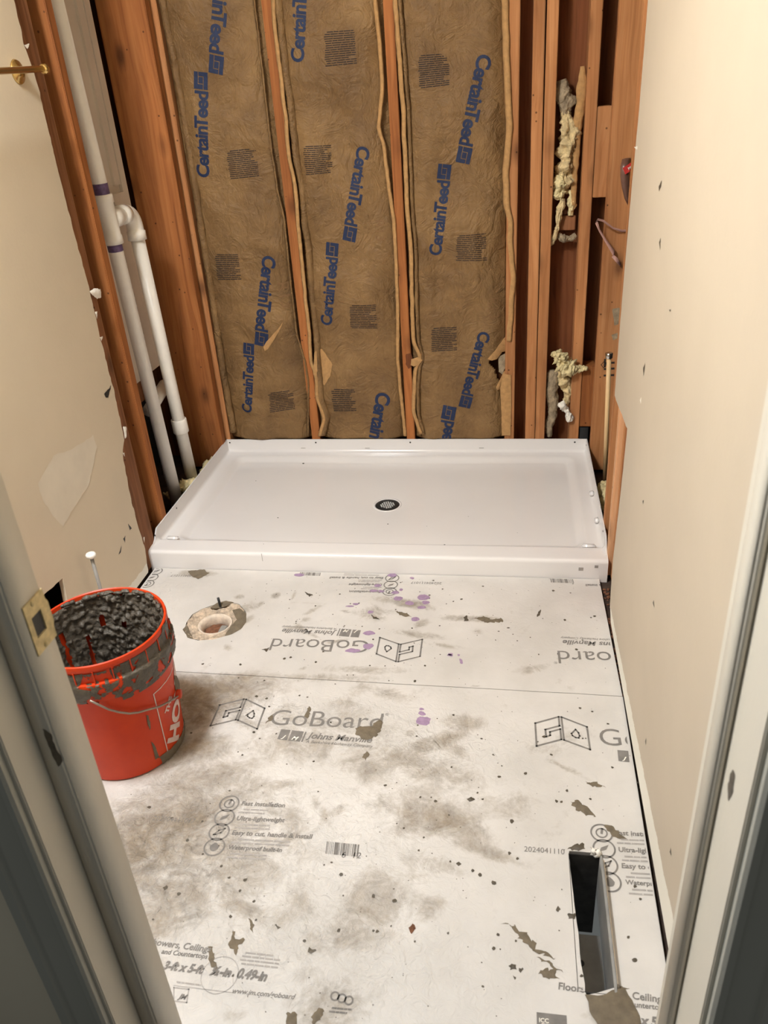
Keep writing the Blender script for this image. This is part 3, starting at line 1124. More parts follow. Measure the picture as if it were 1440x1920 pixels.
# branch towards the elbow
brc = [t_c, Vector((t_c.x, B1.y - 0.05, t_c.z + 0.0))]
el = []
top = Vector((B1.x, B1.y, t_c.z))
for k in range(9):
    a = PI / 2 * k / 8
    el.append(Vector((top.x, top.y - 0.05 + 0.05 * math.sin(a), t_c.z - 0.05 + 0.05 * math.cos(a))))
vpo('branch_pipe', tube_bm(brc, PR, 28))
vpo('branch_hub', tube_bm([t_c + Vector((0, 0.02, 0)), t_c + Vector((0, 0.058, 0)), t_c + Vector((0, 0.060, 0))], [0.029, 0.031, 0.029], 28))
vpo('elbow_fitting', tube_bm(el + [el[-1] - Vector((0, 0, 0.012)), el[-1] - Vector((0, 0, 0.013)), el[-1] - Vector((0, 0, 0.042))], [0.028] * 10 + [0.0315, 0.0315], 28))
vpo('elbow_hub', tube_bm([el[0] - Vector((0, 0.035, 0)), el[0]], [0.0315, 0.030], 28))
vpo('primer_band', tube_bm([t_c + Adir * 0.076, t_c + Adir * 0.108], PR + 0.0006, 28, False), 'primer', 'purple primer band above the tee')
vpo('primer_band', tube_bm([t_c - Adir * 0.098, t_c - Adir * 0.076], PR + 0.0006, 28, False), 'primer', 'purple primer band below the tee')
cp = on_x(340, 795, XP)
cpl = B0 + Bdir * ((cp.z - B0.z) / Bdir.z)
vpo('coupling', tube_bm([cpl - Bdir * 0.028, cpl - Bdir * 0.026, cpl + Bdir * 0.026, cpl + Bdir * 0.028], [0.0285, 0.030, 0.030, 0.0285], 28))
# small print dots along both pipes
bm = bmesh.new()
rnd = random.Random(4)
for base, dr in ((A0, Adir), (B0, Bdir)):
    z = 0.32
    while z < 0.98:
        p = base + dr * ((z - base.z) / dr.z)
        a = math.radians(-18)
        n = Vector((math.cos(a + 0.2), math.sin(a + 0.2) + 0.75, 0)).normalized()
        side = n.cross(dr)
        c = p + n * (PR + 0.0003)
        hh, ww = rnd.choice((0.003, 0.006, 0.010)), rnd.uniform(0.0015, 0.003)
        q = [c - dr * hh - side * ww, c - dr * hh + side * ww, c + dr * hh + side * ww, c + dr * hh - side * ww]
        if rnd.random() < 0.8:
            bm.faces.new([bm.verts.new(v) for v in q])
        z += rnd.uniform(0.014, 0.03)
vpo('pipe_print', bm, 'ink_black')['kind'] = 'stuff'
o = obj('pipe_stub', tube_bm([(-0.115, -0.42, 0.40), (-0.115, -0.24, 0.44)], 0.024, 24), M['pvc'], None, True)
tag(o, 'short white pipe stub crossing behind the two upright white pipes', 'pipe')

# tan capped pipe in the right corner
YS = -0.20
s1, s0 = on_y(1142, 668, YS), on_y(1133, 930, YS)
sd = (s1 - s0).normalized()
sb = s0 + sd * ((0.0 - s0.z) / sd.z)
rt = thing('capped_pipe', 'thin tan upright pipe with a dark metal cap behind the pan right corner', 'pipe', sb)
obj('pipe', tube_bm([Vector((0, 0, 0)), s1 - sb], 0.0082, 18), M['cream_pipe'], rt, True)
obj('metal_cap', tube_bm([s1 - sb - sd * 0.008, s1 - sb - sd * 0.006, s1 - sb + sd * 0.012, s1 - sb + sd * 0.013], [0.010, 0.0125, 0.0135, 0.0115], 18), M['steel'], rt, True)


# straps on the right corner stud
def ribbon_bm(pts, wvec, wd, thick=0.0008):
    bm = bmesh.new()
    pts = [Vector(p) for p in pts]
    wds = wd if isinstance(wd, (list, tuple)) else [wd] * len(pts)
    wv = [wvec] * len(pts)
    rows_ = [(bm.verts.new(p - Vector(v_) * w_ / 2), bm.verts.new(p + Vector(v_) * w_ / 2)) for p, w_, v_ in zip(pts, wds, wv)]
    for a, b in zip(rows_, rows_[1:]):
        bm.faces.new((a[0], a[1], b[1], b[0]))
    bmesh.ops.recalc_face_normals(bm, faces=bm.faces)
    r = bmesh.ops.solidify(bm, geom=bm.faces[:], thickness=thick)
    return bm


YC = -0.085
stp = thing('label_strap', 'curled brown strap with a red label on the right corner stud', 'strap', on_y(1176, 330, YC))
L0 = stp.location


def lp(u, v, y=YC):
    return on_y(u, v, y) - L0


obj('strap', ribbon_bm([lp(1178, 296, -0.075), lp(1173, 298, -0.10), lp(1171, 312, -0.115), lp(1171, 330, -0.115), lp(1173, 352, -0.105), lp(1176, 372, -0.09), lp(1181, 388, -0.074)],
                       (1, -0.1, 0), [0.012, 0.022, 0.026, 0.027, 0.024, 0.018, 0.008]), M['strap_brown'], stp, True)
rl = obj('red_label', ribbon_bm([lp(1170, 321, -0.125), lp(1187, 310, -0.12)], (0.45, 0, -0.9), 0.022), M['red'], stp)
P = []
a_, b_ = lp(1179, 319, -0.126), lp(1187, 314, -0.124)
put_text(P, 'MS', Vector((a_.x, a_.z)), Vector((b_.x, b_.z)), 0.02)
yy = (a_.y + b_.y) / 2
obj('label_print', prims_bm(P, lambda s, t, h: Vector((s, yy - 0.0022, t))), M['white_paper'], rl)
stq = thing('torn_strap', 'thin pinkish plastic strip bent like a hook beside the dark gap at right', 'strap', on_y(1140, 450, -0.09))
L0 = stq.location
obj('strip', ribbon_bm([lp(1188, 432, -0.076), lp(1166, 433, -0.085), lp(1150, 428, -0.10), lp(1131, 414, -0.11), lp(1120, 411, -0.12), lp(1117, 417, -0.12), lp(1124, 432, -0.115), lp(1136, 452, -0.105), lp(1150, 473, -0.095), lp(1152, 482, -0.09)],
                       (0.35, 0, 0.94), [0.010, 0.008, 0.006, 0.007, 0.007, 0.008, 0.008, 0.010, 0.016, 0.012], 0.0006), M['strap_pink'], stq, True)
obj('strip_end', ribbon_bm([lp(1149, 480, -0.095), lp(1155, 486, -0.10), lp(1163, 498, -0.092)], (0.8, 0, 0.6), [0.010, 0.013, 0.006], 0.0008), M['strap_pink'], stq, True)
rc = [o for o in bpy.data.objects if o.get('label', '').startswith('wide stud face in the right')][0]
P = []
put_text(P, 'HT', bk(1151, 705, -0.0735), bk(1152, 672, -0.0735), 0.02)
c = bk(1132, 684, -0.0735)
stroke(P, [c + Vector((0.010, 0)), c + Vector((0, 0.012)), c + Vector((-0.010, 0)), c + Vector((0, -0.012))], 0.002, True)
obj('grade_stamp', prims_bm(P, lambda s, t, h: Vector((s, -0.0732, t)) - rc.location), M['ink_black'], rc)
for pts in (((1148, 580), (1163, 577), (1164, 606), (1152, 610)), ((1146, 628), (1158, 624), (1160, 634), (1150, 638))):
    patch('paint_smear', [bk(*p, -0.073) for p in pts], lambda s, t, h: Vector((s, -0.0725 - h, t)) - rc.location, M['fiber_grey'], rc, thick=0.001, jag=0.003, seed=pts[0][0])

# ================================================================== TOWEL BAR
tb = thing('towel_bar', 'brass towel bar with a ball end on the left wall, at the top left', 'towel bar', (0.0125, -0.95, 1.494))
TX = 0.060
kn, b0 = on_x(83, 129, TX), on_x(0, 133, TX)
bd = (b0 - kn).normalized()
L0 = Vector(tb.location)
obj('bar', tube_bm([kn - L0, kn + bd * 0.62 - L0], 0.0075, 20), M['brass'], tb, True)
bm = bmesh.new()
bmesh.ops.create_uvsphere(bm, u_segments=20, v_segments=12, radius=0.0125, matrix=Matrix.Translation(kn - L0))
obj('end_knob', bm, M['brass'], tb, True)
bm = lathe_bm([(0.0, 0.010), (0.012, 0.012), (0.014, 0.006), (0.026, 0.004), (0.028, 0.0), (0.0, 0.0)], 32)
bmesh.ops.rotate(bm, verts=bm.verts, cent=(0, 0, 0), matrix=Matrix.Rotation(PI / 2, 3, 'Y'))
obj('wall_rosette', bm, M['brass'], tb, True)
bm = tube_bm([(0.002, 0, 0), (TX - 0.0125, kn.y + 0.0 - L0.y - 0.045, kn.z - L0.z)], 0.007, 16)
obj('bracket_arm', bm, M['brass'], tb, True)

# marks on the left wall ------------------------------------------------------


def lw(u, v):
    p = on_x(u, v, 0.0126)
    return (p.y, p.z)


def lmap(s, t, h):
    return Vector((0.0125 + h, s, t))


patch('skim_coat', [lw(*p) for p in ((72, 905), (100, 855), (140, 840), (175, 815), (182, 840), (165, 910), (140, 950), (118, 988), (98, 965), (80, 940))], lmap, M['skim'], wl, thick=0.0008, jag=0.006, seed=1)
for k, pts in enumerate([((195, 738), (202, 730), (207, 728), (203, 745), (198, 746)), ((203, 732), (208, 722), (207, 731)), ((240, 982), (247, 990), (243, 994)), ((231, 1010), (235, 1004), (234, 1018)), ((222, 1040), (228, 1022), (226, 1036))]):
    patch('paint_chip', [lw(*p) for p in pts], lmap, M['dark_hole'], wl, thick=0.0008, jag=0.002, h=0.004, seed=k)
for k, pts in enumerate([((167, 545), (178, 541), (188, 542), (189, 558), (181, 560), (172, 553)), ((177, 585), (182, 583), (181, 598)), ((186, 632), (192, 630), (190, 640)), ((230, 800), (236, 800), (237, 820), (233, 822)), ((229, 850), (233, 848), (233, 856)), ((268, 1008), (271, 1006), (270, 1018)), ((44, 84), (54, 82), (51, 92))]):
    patch('torn_paper', [lw(*p) for p in pts], lambda s, t, h: Vector((0.0135 + h, s, t)), M['white_paper'], wl, thick=0.006, jag=0.003, h=0.005, seed=k + 3)


def rw(u, v):
    p = on_x(u, v, 1.5094)
    return (p.y, p.z)


for k, pts in enumerate([((1235, 350), (1241, 338), (1240, 348), (1236, 358)), ((1236, 455), (1239, 446), (1238, 468)), ((1206, 690), (1210, 680), (1207, 705)), ((1224, 1130), (1226, 1126), (1227, 1140)), ((1210, 1390), (1212, 1383), (1211, 1397)), ((1205, 940), (1207, 938), (1206, 946)), ((1255, 582), (1258, 580), (1257, 585)), ((1256, 1598), (1258, 1590), (1259, 1606))]):
    patch('wall_scuff', [rw(*p) for p in pts], lambda s, t, h: Vector((1.5095 - h, s, t)), M['mortar'], wr, thick=0.0006, jag=0.002, h=0.004, seed=k)
for k, pts in enumerate([((1189, 276), (1196, 274), (1195, 281)), ((1200, 750), (1203, 744), (1202, 758))]):
    patch('wall_scuff', [rw(*p) for p in pts], lambda s, t, h: Vector((1.5095 - h, s, t)), M['white_paper'], wr, thick=0.002, jag=0.002, h=0.004, seed=k)

# strike plate and smudges on the door frame --------------------------------
pc = on_x(64, 1177, 0.677)
zc, yc = pc.z, pc.y
outer = [(-2.3500, zc - 0.034), (-2.3090, zc - 0.034), (-2.3090, zc - 0.020), (-2.3060, zc - 0.014), (-2.3060, zc + 0.014), (-2.3090, zc + 0.020), (-2.3090, zc + 0.034), (-2.3500, zc + 0.034)]
hol = [(-2.342, zc - 0.014), (-2.322, zc - 0.014), (-2.322, zc + 0.014), (-2.342, zc + 0.014)]
bm = prism_bm(outer, 0, 0.6772, 0.6790, [hol])
sp = obj('strike_plate', bm, M['brass_worn'], jl)
sp['label'] = 'worn brass strike plate on the left door frame'
obj('latch_hole', box_bm((0.6764, -2.341, zc - 0.013), (0.6776, -2.323, zc + 0.013)), M['dark_hole'], sp)
for zz in (zc - 0.029, zc + 0.029):
    bm = bmesh.new()
    bmesh.ops.create_uvsphere(bm, u_segments=12, v_segments=6, radius=0.004, matrix=Matrix.Translation((0.679, -2.332, zz)) @ Matrix.Diagonal((0.4, 1, 1, 1)))
    obj('plate_screw', bm, M['brass_worn'], sp, True)


def yz_patch(name, c, ry, rz, xface, sgn, mat, parent, seed):
    pts = [(c[0] + ry * math.cos(a), c[1] + rz * math.sin(a)) for a in [k * PI / 5 for k in range(10)]]
    return patch(name, pts, lambda s, t, h: Vector((xface + sgn * h, s, t)), M[mat], parent, thick=0.0015, jag=0.003, h=0.004, seed=seed)


p = on_y(100, 1400, -2.3687)
patch('mortar_smudge', [(p.x + a, p.z + b) for a, b in ((-0.006, 0.03), (0.004, 0.022), (0.003, 0.0), (0.007, -0.02), (-0.002, -0.034), (-0.006, -0.01))], lambda s, t, h: Vector((s, -2.3686 - h, t)), M['mortar'], jl, thick=0.002, jag=0.003, h=0.005, seed=2)
p = on_x(1371, 1472, 1.4498)
yz_patch('mortar_smudge', (p.y, p.z), 0.008, 0.022, 1.4499, -1, 'mortar', jr_, 4)

# ================================================================== BACKER BOARD ON THE FLOOR
RND = random.Random(12)
# (pixel centre), half length, half width in metres, angle, strength
DIRT = [((380, 1310), .18, .07, 15, 1.2), ((350, 1345), .14, .06, 60, 1.1), ((360, 1400), .10, .05, 0, 1.0), ((430, 1275), .14, .03, 3, .8), ((560, 1400), .26, .07, 8, .45), ((370, 1470), .16, .07, 20, .7),
        ((300, 1560), .20, .12, 30, 1.05), ((620, 1360), .3, .09, 0, .4), ((800, 1500), .25, .14, 0, .32), ((450, 1560), .2, .1, 0, .5), ((420, 1640), .22, .09, 10, .5), ((330, 1680), .12, .09, 60, .7), ((500, 1720), .14, .05, 15, .4),
        ((820, 1390), .09, .03, 30, .7), ((800, 1440), .16, .05, -15, .6), ((690, 1430), .12, .06, 10, .5), ((840, 1540), .10, .045, -25, .95), ((770, 1530), .06, .04, 70, .8),
        ((900, 1590), .09, .02, -20, .8), ((960, 1510), .06, .05, 0, .55), ((1010, 1400), .03, .07, 80, .5), ((700, 1690), .08, .08, 0, .6), ((660, 1740), .12, .06, 30, .5),
        ((760, 1130), .10, .022, -12, .85), ((880, 1160), .09, .018, 0, .8), ((700, 1150), .07, .04, 0, .6), ((790, 1190), .10, .018, -8, .6), ((830, 1210), .07, .012, -8, .5),
        ((370, 1075), .07, .02, 0, .9), ((680, 1255), .12, .02, 2, .6), ((1000, 1255), .05, .02, 20, .6), ((600, 1270), .20, .02, 3, .5), ((560, 1130), .10, .01, 0, .35),
        ((640, 1320), .05, .03, 0, .55), ((530, 1330), .06, .03, 20, .5), ((1060, 1440), .06, .01, -30, .6), ((620, 1880), .10, .06, 30, .6), ((560, 1820), .06, .06, 0, .35),
        ((830, 1300), .20, .05, 0, .25), ((460, 1140), .06, .03, 20, .5), ((900, 1700), .12, .10, 0, .18), ((260, 1640), .05, .12, 10, .8), ((480, 1330), .25, .10, 0, .3),
        ((770, 1650), .04, .10, 10, .4), ((1120, 1900), .03, .03, 0, .4)]
RELIEF = [((290, 1580), .18, .14, 30, 1.0), ((340, 1640), .18, .14, 0, .9), ((560, 1600), .3, .25, 0, .45), ((600, 1340), .35, .06, 0, .5), ((780, 1400), .2, .10, 0, .5), ((560, 1780), .3, .12, 0, .5), ((300, 1120), .1, .1, 0, .3)]


def blobs(table):
    out = []
    for (u, v), a, b, ang, s in table:
        p = fl(u, v)
        t = math.radians(ang)
        out.append((p.x, p.y, math.cos(t), math.sin(t), a, b, s))
    return out


def field(bl, x, y):
    s = 0.0
    for cx, cy, c, sn, a, b, k in bl:
        dx, dy = x - cx, y - cy
        if abs(dx) > 0.7 or abs(dy) > 0.5:
            continue
        u, v = (dx * c + dy * sn) / a, (-dx * sn + dy * c) / b
        d = u * u + v * v
        if d < 6:
            s = max(s, k * math.exp(-d * 0.9)) + 0.15 * k * math.exp(-d * 0.9)
    return min(s, 1.2)


BD, BR = blobs(DIRT), blobs(RELIEF)
for _ in range(90):
    x_, y_, t_ = RND.uniform(0.3, 1.4), RND.uniform(-2.35, -0.9), RND.uniform(0, PI)
    big = 1.0 if y_ < -1.4 else 0.6
    BD.append((x_, y_, math.cos(t_), math.sin(t_), RND.uniform(0.02, 0.09) * big, RND.uniform(0.008, 0.035) * big, RND.uniform(0.35, 0.75) * (1.0 if x_ < 1.2 else 0.6)))


def board(x0, x1f, y0f, y1f, holes, label, name='backer_board', st=0.0075):
    ys_min, ys_max = -2.62, -0.868
    bm = bmesh.new()
    ld = bm.verts.layers.float.new('dirt')
    lr = bm.verts.layers.float.new('relief')
    ny = max(4, int((y1f(0.7) - y0f(0.7)) / st))
    nx = int(1.5 / st)
    g = []
    for i in range(nx + 1):
        col = []
        for j in range(ny + 1):
            a, b = i / nx, j / ny
            xm = x0 + 1.498 * a
            y = y0f(xm) * (1 - b) + y1f(xm) * b
            x = x0 + (x1f(y) - x0) * a
            v = bm.verts.new((x, y, 0))
            v[ld] = field(BD, x, y)
            v[lr] = field(BR, x, y)
            col.append(v)
        g.append(col)
    keep = []
    for hl in holes:
        keep.append([Vector(p) for p in hl])
    for i in range(nx):
        for j in range(ny):
            q = (g[i][j], g[i + 1][j], g[i + 1][j + 1], g[i][j + 1])
            c = (q[0].co + q[2].co) / 2
            if any(inside(c, h) for h in keep):
                continue
            bm.faces.new(q)
    # snap the rim of each hole onto its outline
    for v in [v for v in bm.verts if v.is_boundary and v.link_faces]:
        for h in keep:
            best = None
            for k in range(len(h)):
                a, b = h[k], h[(k + 1) % len(h)]
                ab = b - a
                t = max(0, min(1, (v.co.to_2d() - a).dot(ab) / ab.length_squared))
                p = a + ab * t
                d = (v.co.to_2d() - p).length
                if best is None or d < best[0]:
                    best = (d, p)
            if best[0] < st * 1.5:
                v.co.x, v.co.y = best[1]
    bmesh.ops.delete(bm, geom=[v for v in bm.verts if not v.link_faces], context='VERTS')
    root = obj(name, bm, M['board'])
    sm = root.modifiers.new('thickness', 'SOLIDIFY')
    sm.thickness = 0.0125
    sm.offset = -1
    tag(root, label, 'backer board')
    return root


def seam(x):
    return -1.394 - 0.013 * (x - 0.315) / 1.184 + 0.0012 * nz(x * 9, 2.2)


fc = (0.335, -1.158)
fl_hole = [fl(*p) for p in ((345, 1185), (349, 1168), (360, 1152), (378, 1142), (400, 1134), (425, 1128), (448, 1132), (461, 1147), (462, 1163), (452, 1178), (432, 1190), (400, 1199), (372, 1201), (355, 1197))]
vent = [(1.3455, -1.886), (1.408, -1.884), (1.4135, -2.158), (1.3585, -2.178)]
vent = [tuple(p) for p in jagged(vent, 0.02, 0.003, 2.0)]
far = board(0.014, lambda y: 1.500 + 0.008 * (-y - 0.88) / 0.5, lambda x: seam(x) + 0.0012, lambda x: -0.868, [fl_hole], 'far white backer board between the shower pan and the seam, with the round drain hole')
near = board(0.014, lambda y: 1.509 - 0.006 * (-y - 1.42) / 0.65, lambda x: -2.44, lambda x: seam(x) - 0.0012, [vent], 'near white backer board in the doorway, with the rectangular register cutout')

# ---- what is printed on the boards: one repeat unit read off the near board
U_icon, U_word, U_list, U_small = [], [], [], []
U_date, U_bar, U_uses, U_size, U_web, U_jm = [], [], [], [], [], []
PER = Vector((0.818, -0.004))
icon_off = fl(412, 1322) - fl(1006, 1356)


def ic(u, v):
    return fl(u, v) + icon_off


SW = 0.0045
stroke(U_icon, [ic(*p) for p in ((1006, 1356), (1050, 1344), (1051.5, 1361), (1025, 1368), (1026.5, 1381.5), (1034, 1379), (1033.5, 1372.5), (1053, 1367), (1055, 1386.5), (1008.6, 1399))], SW, True)
stroke(U_icon, [ic(*p) for p in ((1055, 1344.5), (1103, 1363), (1109, 1405.6), (1060, 1387.5))], SW, True)
stroke(U_icon, [ic(*p) for p in ((1081.6, 1368), (1087, 1374), (1089.3, 1380), (1087.5, 1383.7), (1082, 1383), (1076, 1379.5), (1074, 1375.6))], SW * 0.9, True)
put_text(U_word, 'GoBoard', fl(504, 1359), fl(715, 1367), -0.004, 0.0, 1.0)
put_text(U_word, '®', fl(722, 1342), fl(729, 1342), 0.0)
quad(U_word, [fl(527.5, 1367.5), fl(545, 1369), fl(537.5, 1388), fl(520, 1386)])
quad(U_word, [fl(548, 1369.5), fl(570, 1372), fl(562, 1391), fl(540.5, 1388.5)])
quad(U_word, [fl(572.5, 1372.3), fl(575, 1372.6), fl(567, 1391.6), fl(564.5, 1391.3)])
put_text(U_word, 'Johns Manville', fl(574, 1384), fl(697, 1393), 0.022, 0.25, 1.0)
put_text(U_word, 'A Berkshire Hathaway Company', fl(573, 1393), fl(699, 1402), 0.0, 0.25, 1.1)
LIST = [((430, 1507), 'Fast installation', (452, 1510), (534, 1514)), ((421, 1533), 'Ultra-lightweight', (443, 1538), (533, 1542)),
        ((411, 1560), 'Easy to cut, handle & install', (434, 1565), (585, 1573)), ((402, 1588), 'Waterproof built-in', (427, 1592), (528, 1598))]
for k, (c, s, a, b) in enumerate(LIST):
    C = fl(*c)
    ring(U_list, C, 0.0215, 0.0035)
    if k == 0:
        ring(U_list, C, 0.011, 0.003)
        stroke(U_list, [C + Vector((0.002, 0.010)), C], 0.005)
    elif k == 1:
        quad(U_list, [C + Vector(p) for p in ((-0.010, -0.008), (-0.006, 0.002), (0.010, 0.010), (0.004, -0.002))])
    elif k == 2:
        stroke(U_list, [C + Vector(p) for p in ((-0.010, -0.008), (-0.002, 0.004), (0.010, 0.010), (0.004, -0.002), (-0.006, -0.007))], 0.003, True)
    else:
        quad(U_list, [C + Vector((0.010 * math.sin(t) * (1 - 0.5 * (math.cos(t) > 0) * math.cos(t)), 0.011 * math.cos(t))) for t in [i * PI / 6 for i in range(12)]][::-1])
    put_text(U_list, s, fl(*a), fl(*b), 0.028, 0.1)
    A, B = fl(*a), fl(*b)
    dn = Vector((0, -0.009))
    rows(U_small, A + dn * 0.7, A.lerp(B, 0.75) + dn * 0.7, A.lerp(B, 0.75) + dn * 2.7, A + dn * 2.7, 2, 0.42, k + 3)
put_text(U_date, '202404111017', fl(285, 1538), fl(364, 1544), 0.0, 0.05, 1.1)
for k in range(20):
    a = fl(613 + k * 3.05, 1578 + k * 0.3)
    b = fl(610 + k * 3.05, 1601 + k * 0.3)
    wv = Vector((random.Random(k).choice((0.0012, 0.0022, 0.0034)), 0))
    quad(U_bar, [a, b, b + wv, a + wv])
put_text(U_bar, '6  12', fl(640, 1608), fl(676, 1610), 0.0, 0.1)
put_text(U_uses, 'Floors, Showers, Ceilings', fl(228, 1764), fl(394, 1786), 0.022, 0.1)
put_text(U_uses, 'and Countertops', fl(302, 1788), fl(388, 1798), 0.022, 0.1)
put_text(U_size, '3-ft x 5-ft', fl(304, 1817), fl(380, 1826), 0.048, 0.25, 1.1)
put_text(U_size, '½-in', fl(392, 1827), fl(432, 1832), 0.048, 0.25, 1.1)
ring(U_small, fl(412, 1828), 0.034, 0.0012)
put_text(U_size, '0.49-in', fl(443, 1833), fl(499, 1840), 0.048, 0.25, 1.2)
put_text(U_web, 'www.jm.com/goboard', fl(435, 1862), fl(553, 1874), 0.015, 0.25)
rows(U_small, fl(452, 1782), fl(528, 1790), fl(520, 1818), fl(448, 1810), 4, 0.45, 21)
rows(U_small, fl(325, 1838), fl(378, 1845), fl(376, 1850), fl(325, 1843), 1, 0.6, 22)
put_text(U_jm, 'JM', fl(333, 1872), fl(349, 1875), 0.04, 0.25)
stroke(U_small, [fl(326, 1852), fl(354, 1855), fl(350, 1880), fl(326, 1877)], 0.002, True)
stroke(U_small, [fl(326, 1848), fl(440, 1862)], 0.0012)
# square certification mark near the bottom
E0 = fl(1006, 1898) - PER
ES = [E0, E0 + Vector((0.050, 0)), E0 + Vector((0.050, -0.062)), E0 + Vector((0, -0.062))]
U_cert, U_seal = [], []
quad(U_cert, ES)
U_mark = []
U_jmark = []
put_text(U_jmark, 'J', fl(527, 1384), fl(534, 1385), 0.03, 0.35, 0.9)
put_text(U_jmark, 'M', fl(546, 1387), fl(558, 1388.6), 0.03, 0.35, 0.95)
put_text(U_mark, 'ES', E0 + Vector((0.008, -0.045)), E0 + Vector((0.043, -0.045)), 0.03)
put_text(U_mark, 'ICC', E0 + Vector((0.004, -0.016)), E0 + Vector((0.020, -0.016)), 0.02)
for k in range(3):
    c = fl(628 + k * 13, 1868 + k * 4)
    ring(U_seal, c, 0.007, 0.003)
rows(U_seal, fl(618, 1886), fl(662, 1890), fl(658, 1904), fl(614, 1900), 2, 0.5, 31)

cn = fl(412, 1322)                                    # icon corner on the near board
cf = fl(787.5, 1231)                                  # the same corner on the far board, turned half round


def X_near(k):
    return lambda p: Vector(p) + PER * k


def X_far(k):
    return lambda p: cf - (Vector(p) + PER * k - cn)


def hole_clip(bmx, poly):
    bad = [f for f in bmx.faces if inside(f.calc_center_median().to_2d(), poly)]
    bmesh.ops.delete(bmx, geom=bad, context='FACES')


def print_on(board_o, xf, clip, hole, z=0.0006):
    for nm, pr, mt, dz in (('printed_logo', U_icon, 'ink_grey', 0), ('printed_brand', U_word, 'ink_grey', 0), ('printed_features', U_list, 'ink_grey', 0), ('printed_date', U_date, 'ink_grey', 0), ('barcode', U_bar, 'ink_grey', 0), ('printed_uses', U_uses, 'ink_grey', 0), ('printed_size', U_size, 'ink_grey', 0), ('printed_address', U_web, 'ink_grey', 0), ('printed_emblem', U_jm, 'ink_grey', 0), ('certification_mark', U_cert, 'ink_grey', 0), ('printed_seal', U_seal, 'ink_grey', 0), ('printed_fine_print', U_small, 'ink_light', 0), ('printed_mark', U_mark, 'white_paper', 0.0004), ('emblem_letters', U_jmark, 'white_paper', 0.0004)):
        b = prims_bm(pr, lambda s, t, h: Vector((s, t, z + dz)), 0, clip, xf)
        hole_clip(b, hole)
        if not b.faces:
            b.free()
            continue
        bmesh.ops.delete(b, geom=[v for v in b.verts if not v.link_faces], context='VERTS')
        bmesh.ops.recalc_face_normals(b, faces=b.faces)
        obj(nm, b, M[mt], board_o)


cl_near = [((1.5015, 0, 0), (1, 0, 0)), ((0.02, 0, 0), (-1, 0, 0)), ((0, -1.412, 0), (0, 1, 0)), ((0, -2.43, 0), (0, -1, 0))]
cl_far = [((1.5000, 0, 0), (1, 0, 0)), ((0.02, 0, 0), (-1, 0, 0)), ((0, -0.872, 0), (0, 1, 0)), ((0, -1.390, 0), (0, -1, 0))]
vent_big = [(1.342, -1.880), (1.411, -1.880), (1.417, -2.166), (1.355, -2.184)]
for k in (0, 1):
    print_on(near, X_near(k), cl_near, vent_big)
for k in (-1, 0, 1):
    print_on(far, X_far(k), cl_far, fl_hole)

# purple primer drips, specks and mortar smears on the boards
for k, (u, v, a, b) in enumerate([(735, 1079, .016, .011), (708, 1098, .012, .008), (702, 1108, .016, .007), (714, 1109, .010, .007), (741, 1111, .013, .010), (746, 1122, .015, .012), (768, 1131, .014, .011),
                                  (794, 1120, .020, .015), (798, 1130, .012, .010), (790, 1139, .014, .008), (779, 1161, .013, .011), (692, 1187, .018, .010), (694, 1148, .009, .008), (668, 1133, .010, .006),
                                  (662, 1220, .022, .010), (690, 1212, .016, .014), (790, 1330, .006, .005), (791, 1338, .010, .008), (794, 1352, .017, .016), (560, 1078, .018, .010), (845, 1227, .006, .005), (860, 1228, .005, .004),
                                  (864, 1240, .005, .012), (773, 1084, .008, .006), (844, 1229, .007, .005), (656, 1137, .012, .004), (752, 1106, .008, .006)]):
    c = fl(u, v)
    pts = [(c.x + a * math.cos(t) * (1 + 0.25 * nz(t, k)), c.y + b * math.sin(t)) for t in [i * PI / 6 for i in range(12)]]
    bm = bmesh.new()
    patch_bm(bm, pts, floor_map, 0.0011, 0.006, 0.004, k + 0.5, True)
    bmesh.ops.recalc_face_normals(bm, faces=bm.faces)
    o = obj('primer_drip', bm, M['purple'], far if c.y > seam(c.x) else near)
    o['label'] = 'purple primer drip'


def smear(pts, brd, mat='mortar_dry', thick=0.004, jag=0.004, seed=0.0, h=0.006):
    return patch('mortar_smear', [fl(*p) for p in pts], floor_map, M[mat], brd, thick=thick, jag=jag * 1.6, h=h * 0.7, seed=seed)


smear([(665, 1372), (676, 1360), (694, 1362), (712, 1348), (717, 1340), (716, 1366), (706, 1380), (690, 1388), (672, 1382)], near, 'mortar_dry', 0.006, 0.005, 1)
smear([(570, 1345), (578, 1325), (584, 1330), (577, 1348)], near, 'mortar_dry', 0.002, 0.004, 2)
smear([(498, 1357), (515, 1350), (512, 1340), (505, 1345)], near, 'mortar_dry', 0.002, 0.004, 3)
smear([(1068, 1504), (1085, 1502), (1105, 1516), (1120, 1533), (1100, 1530), (1085, 1520)], near, 'mortar_dry', 0.003, 0.005, 4)
smear([(1130, 1545), (1150, 1552), (1172, 1570), (1176, 1576), (1160, 1572), (1148, 1568)], near, 'mortar_dry', 0.003, 0.004, 5)
smear([(1096, 1465), (1110, 1466), (1134, 1475), (1120, 1478)], near, 'mortar_dry', 0.002, 0.005, 6)
smear([(946, 1730), (975, 1742), (1000, 1765), (1038, 1800), (1020, 1793), (995, 1780), (978, 1758)], near, 'mortar_dry', 0.003, 0.006, 7)
smear([(1013, 1817), (1040, 1820), (1048, 1837), (1030, 1834), (1015, 1830)], near, 'mortar_dry', 0.003, 0.005, 8)
smear([(1005, 1795), (1030, 1802), (1058, 1824), (1040, 1815)], near, 'mortar_dry', 0.002, 0.004, 9)
smear([(952, 1812), (968, 1808), (969, 1820), (958, 1820)], near, 'mortar', 0.003, 0.003, 10)
smear([(972, 1814), (981, 1812), (978, 1824), (971, 1822)], near, 'mortar', 0.003, 0.003, 11)
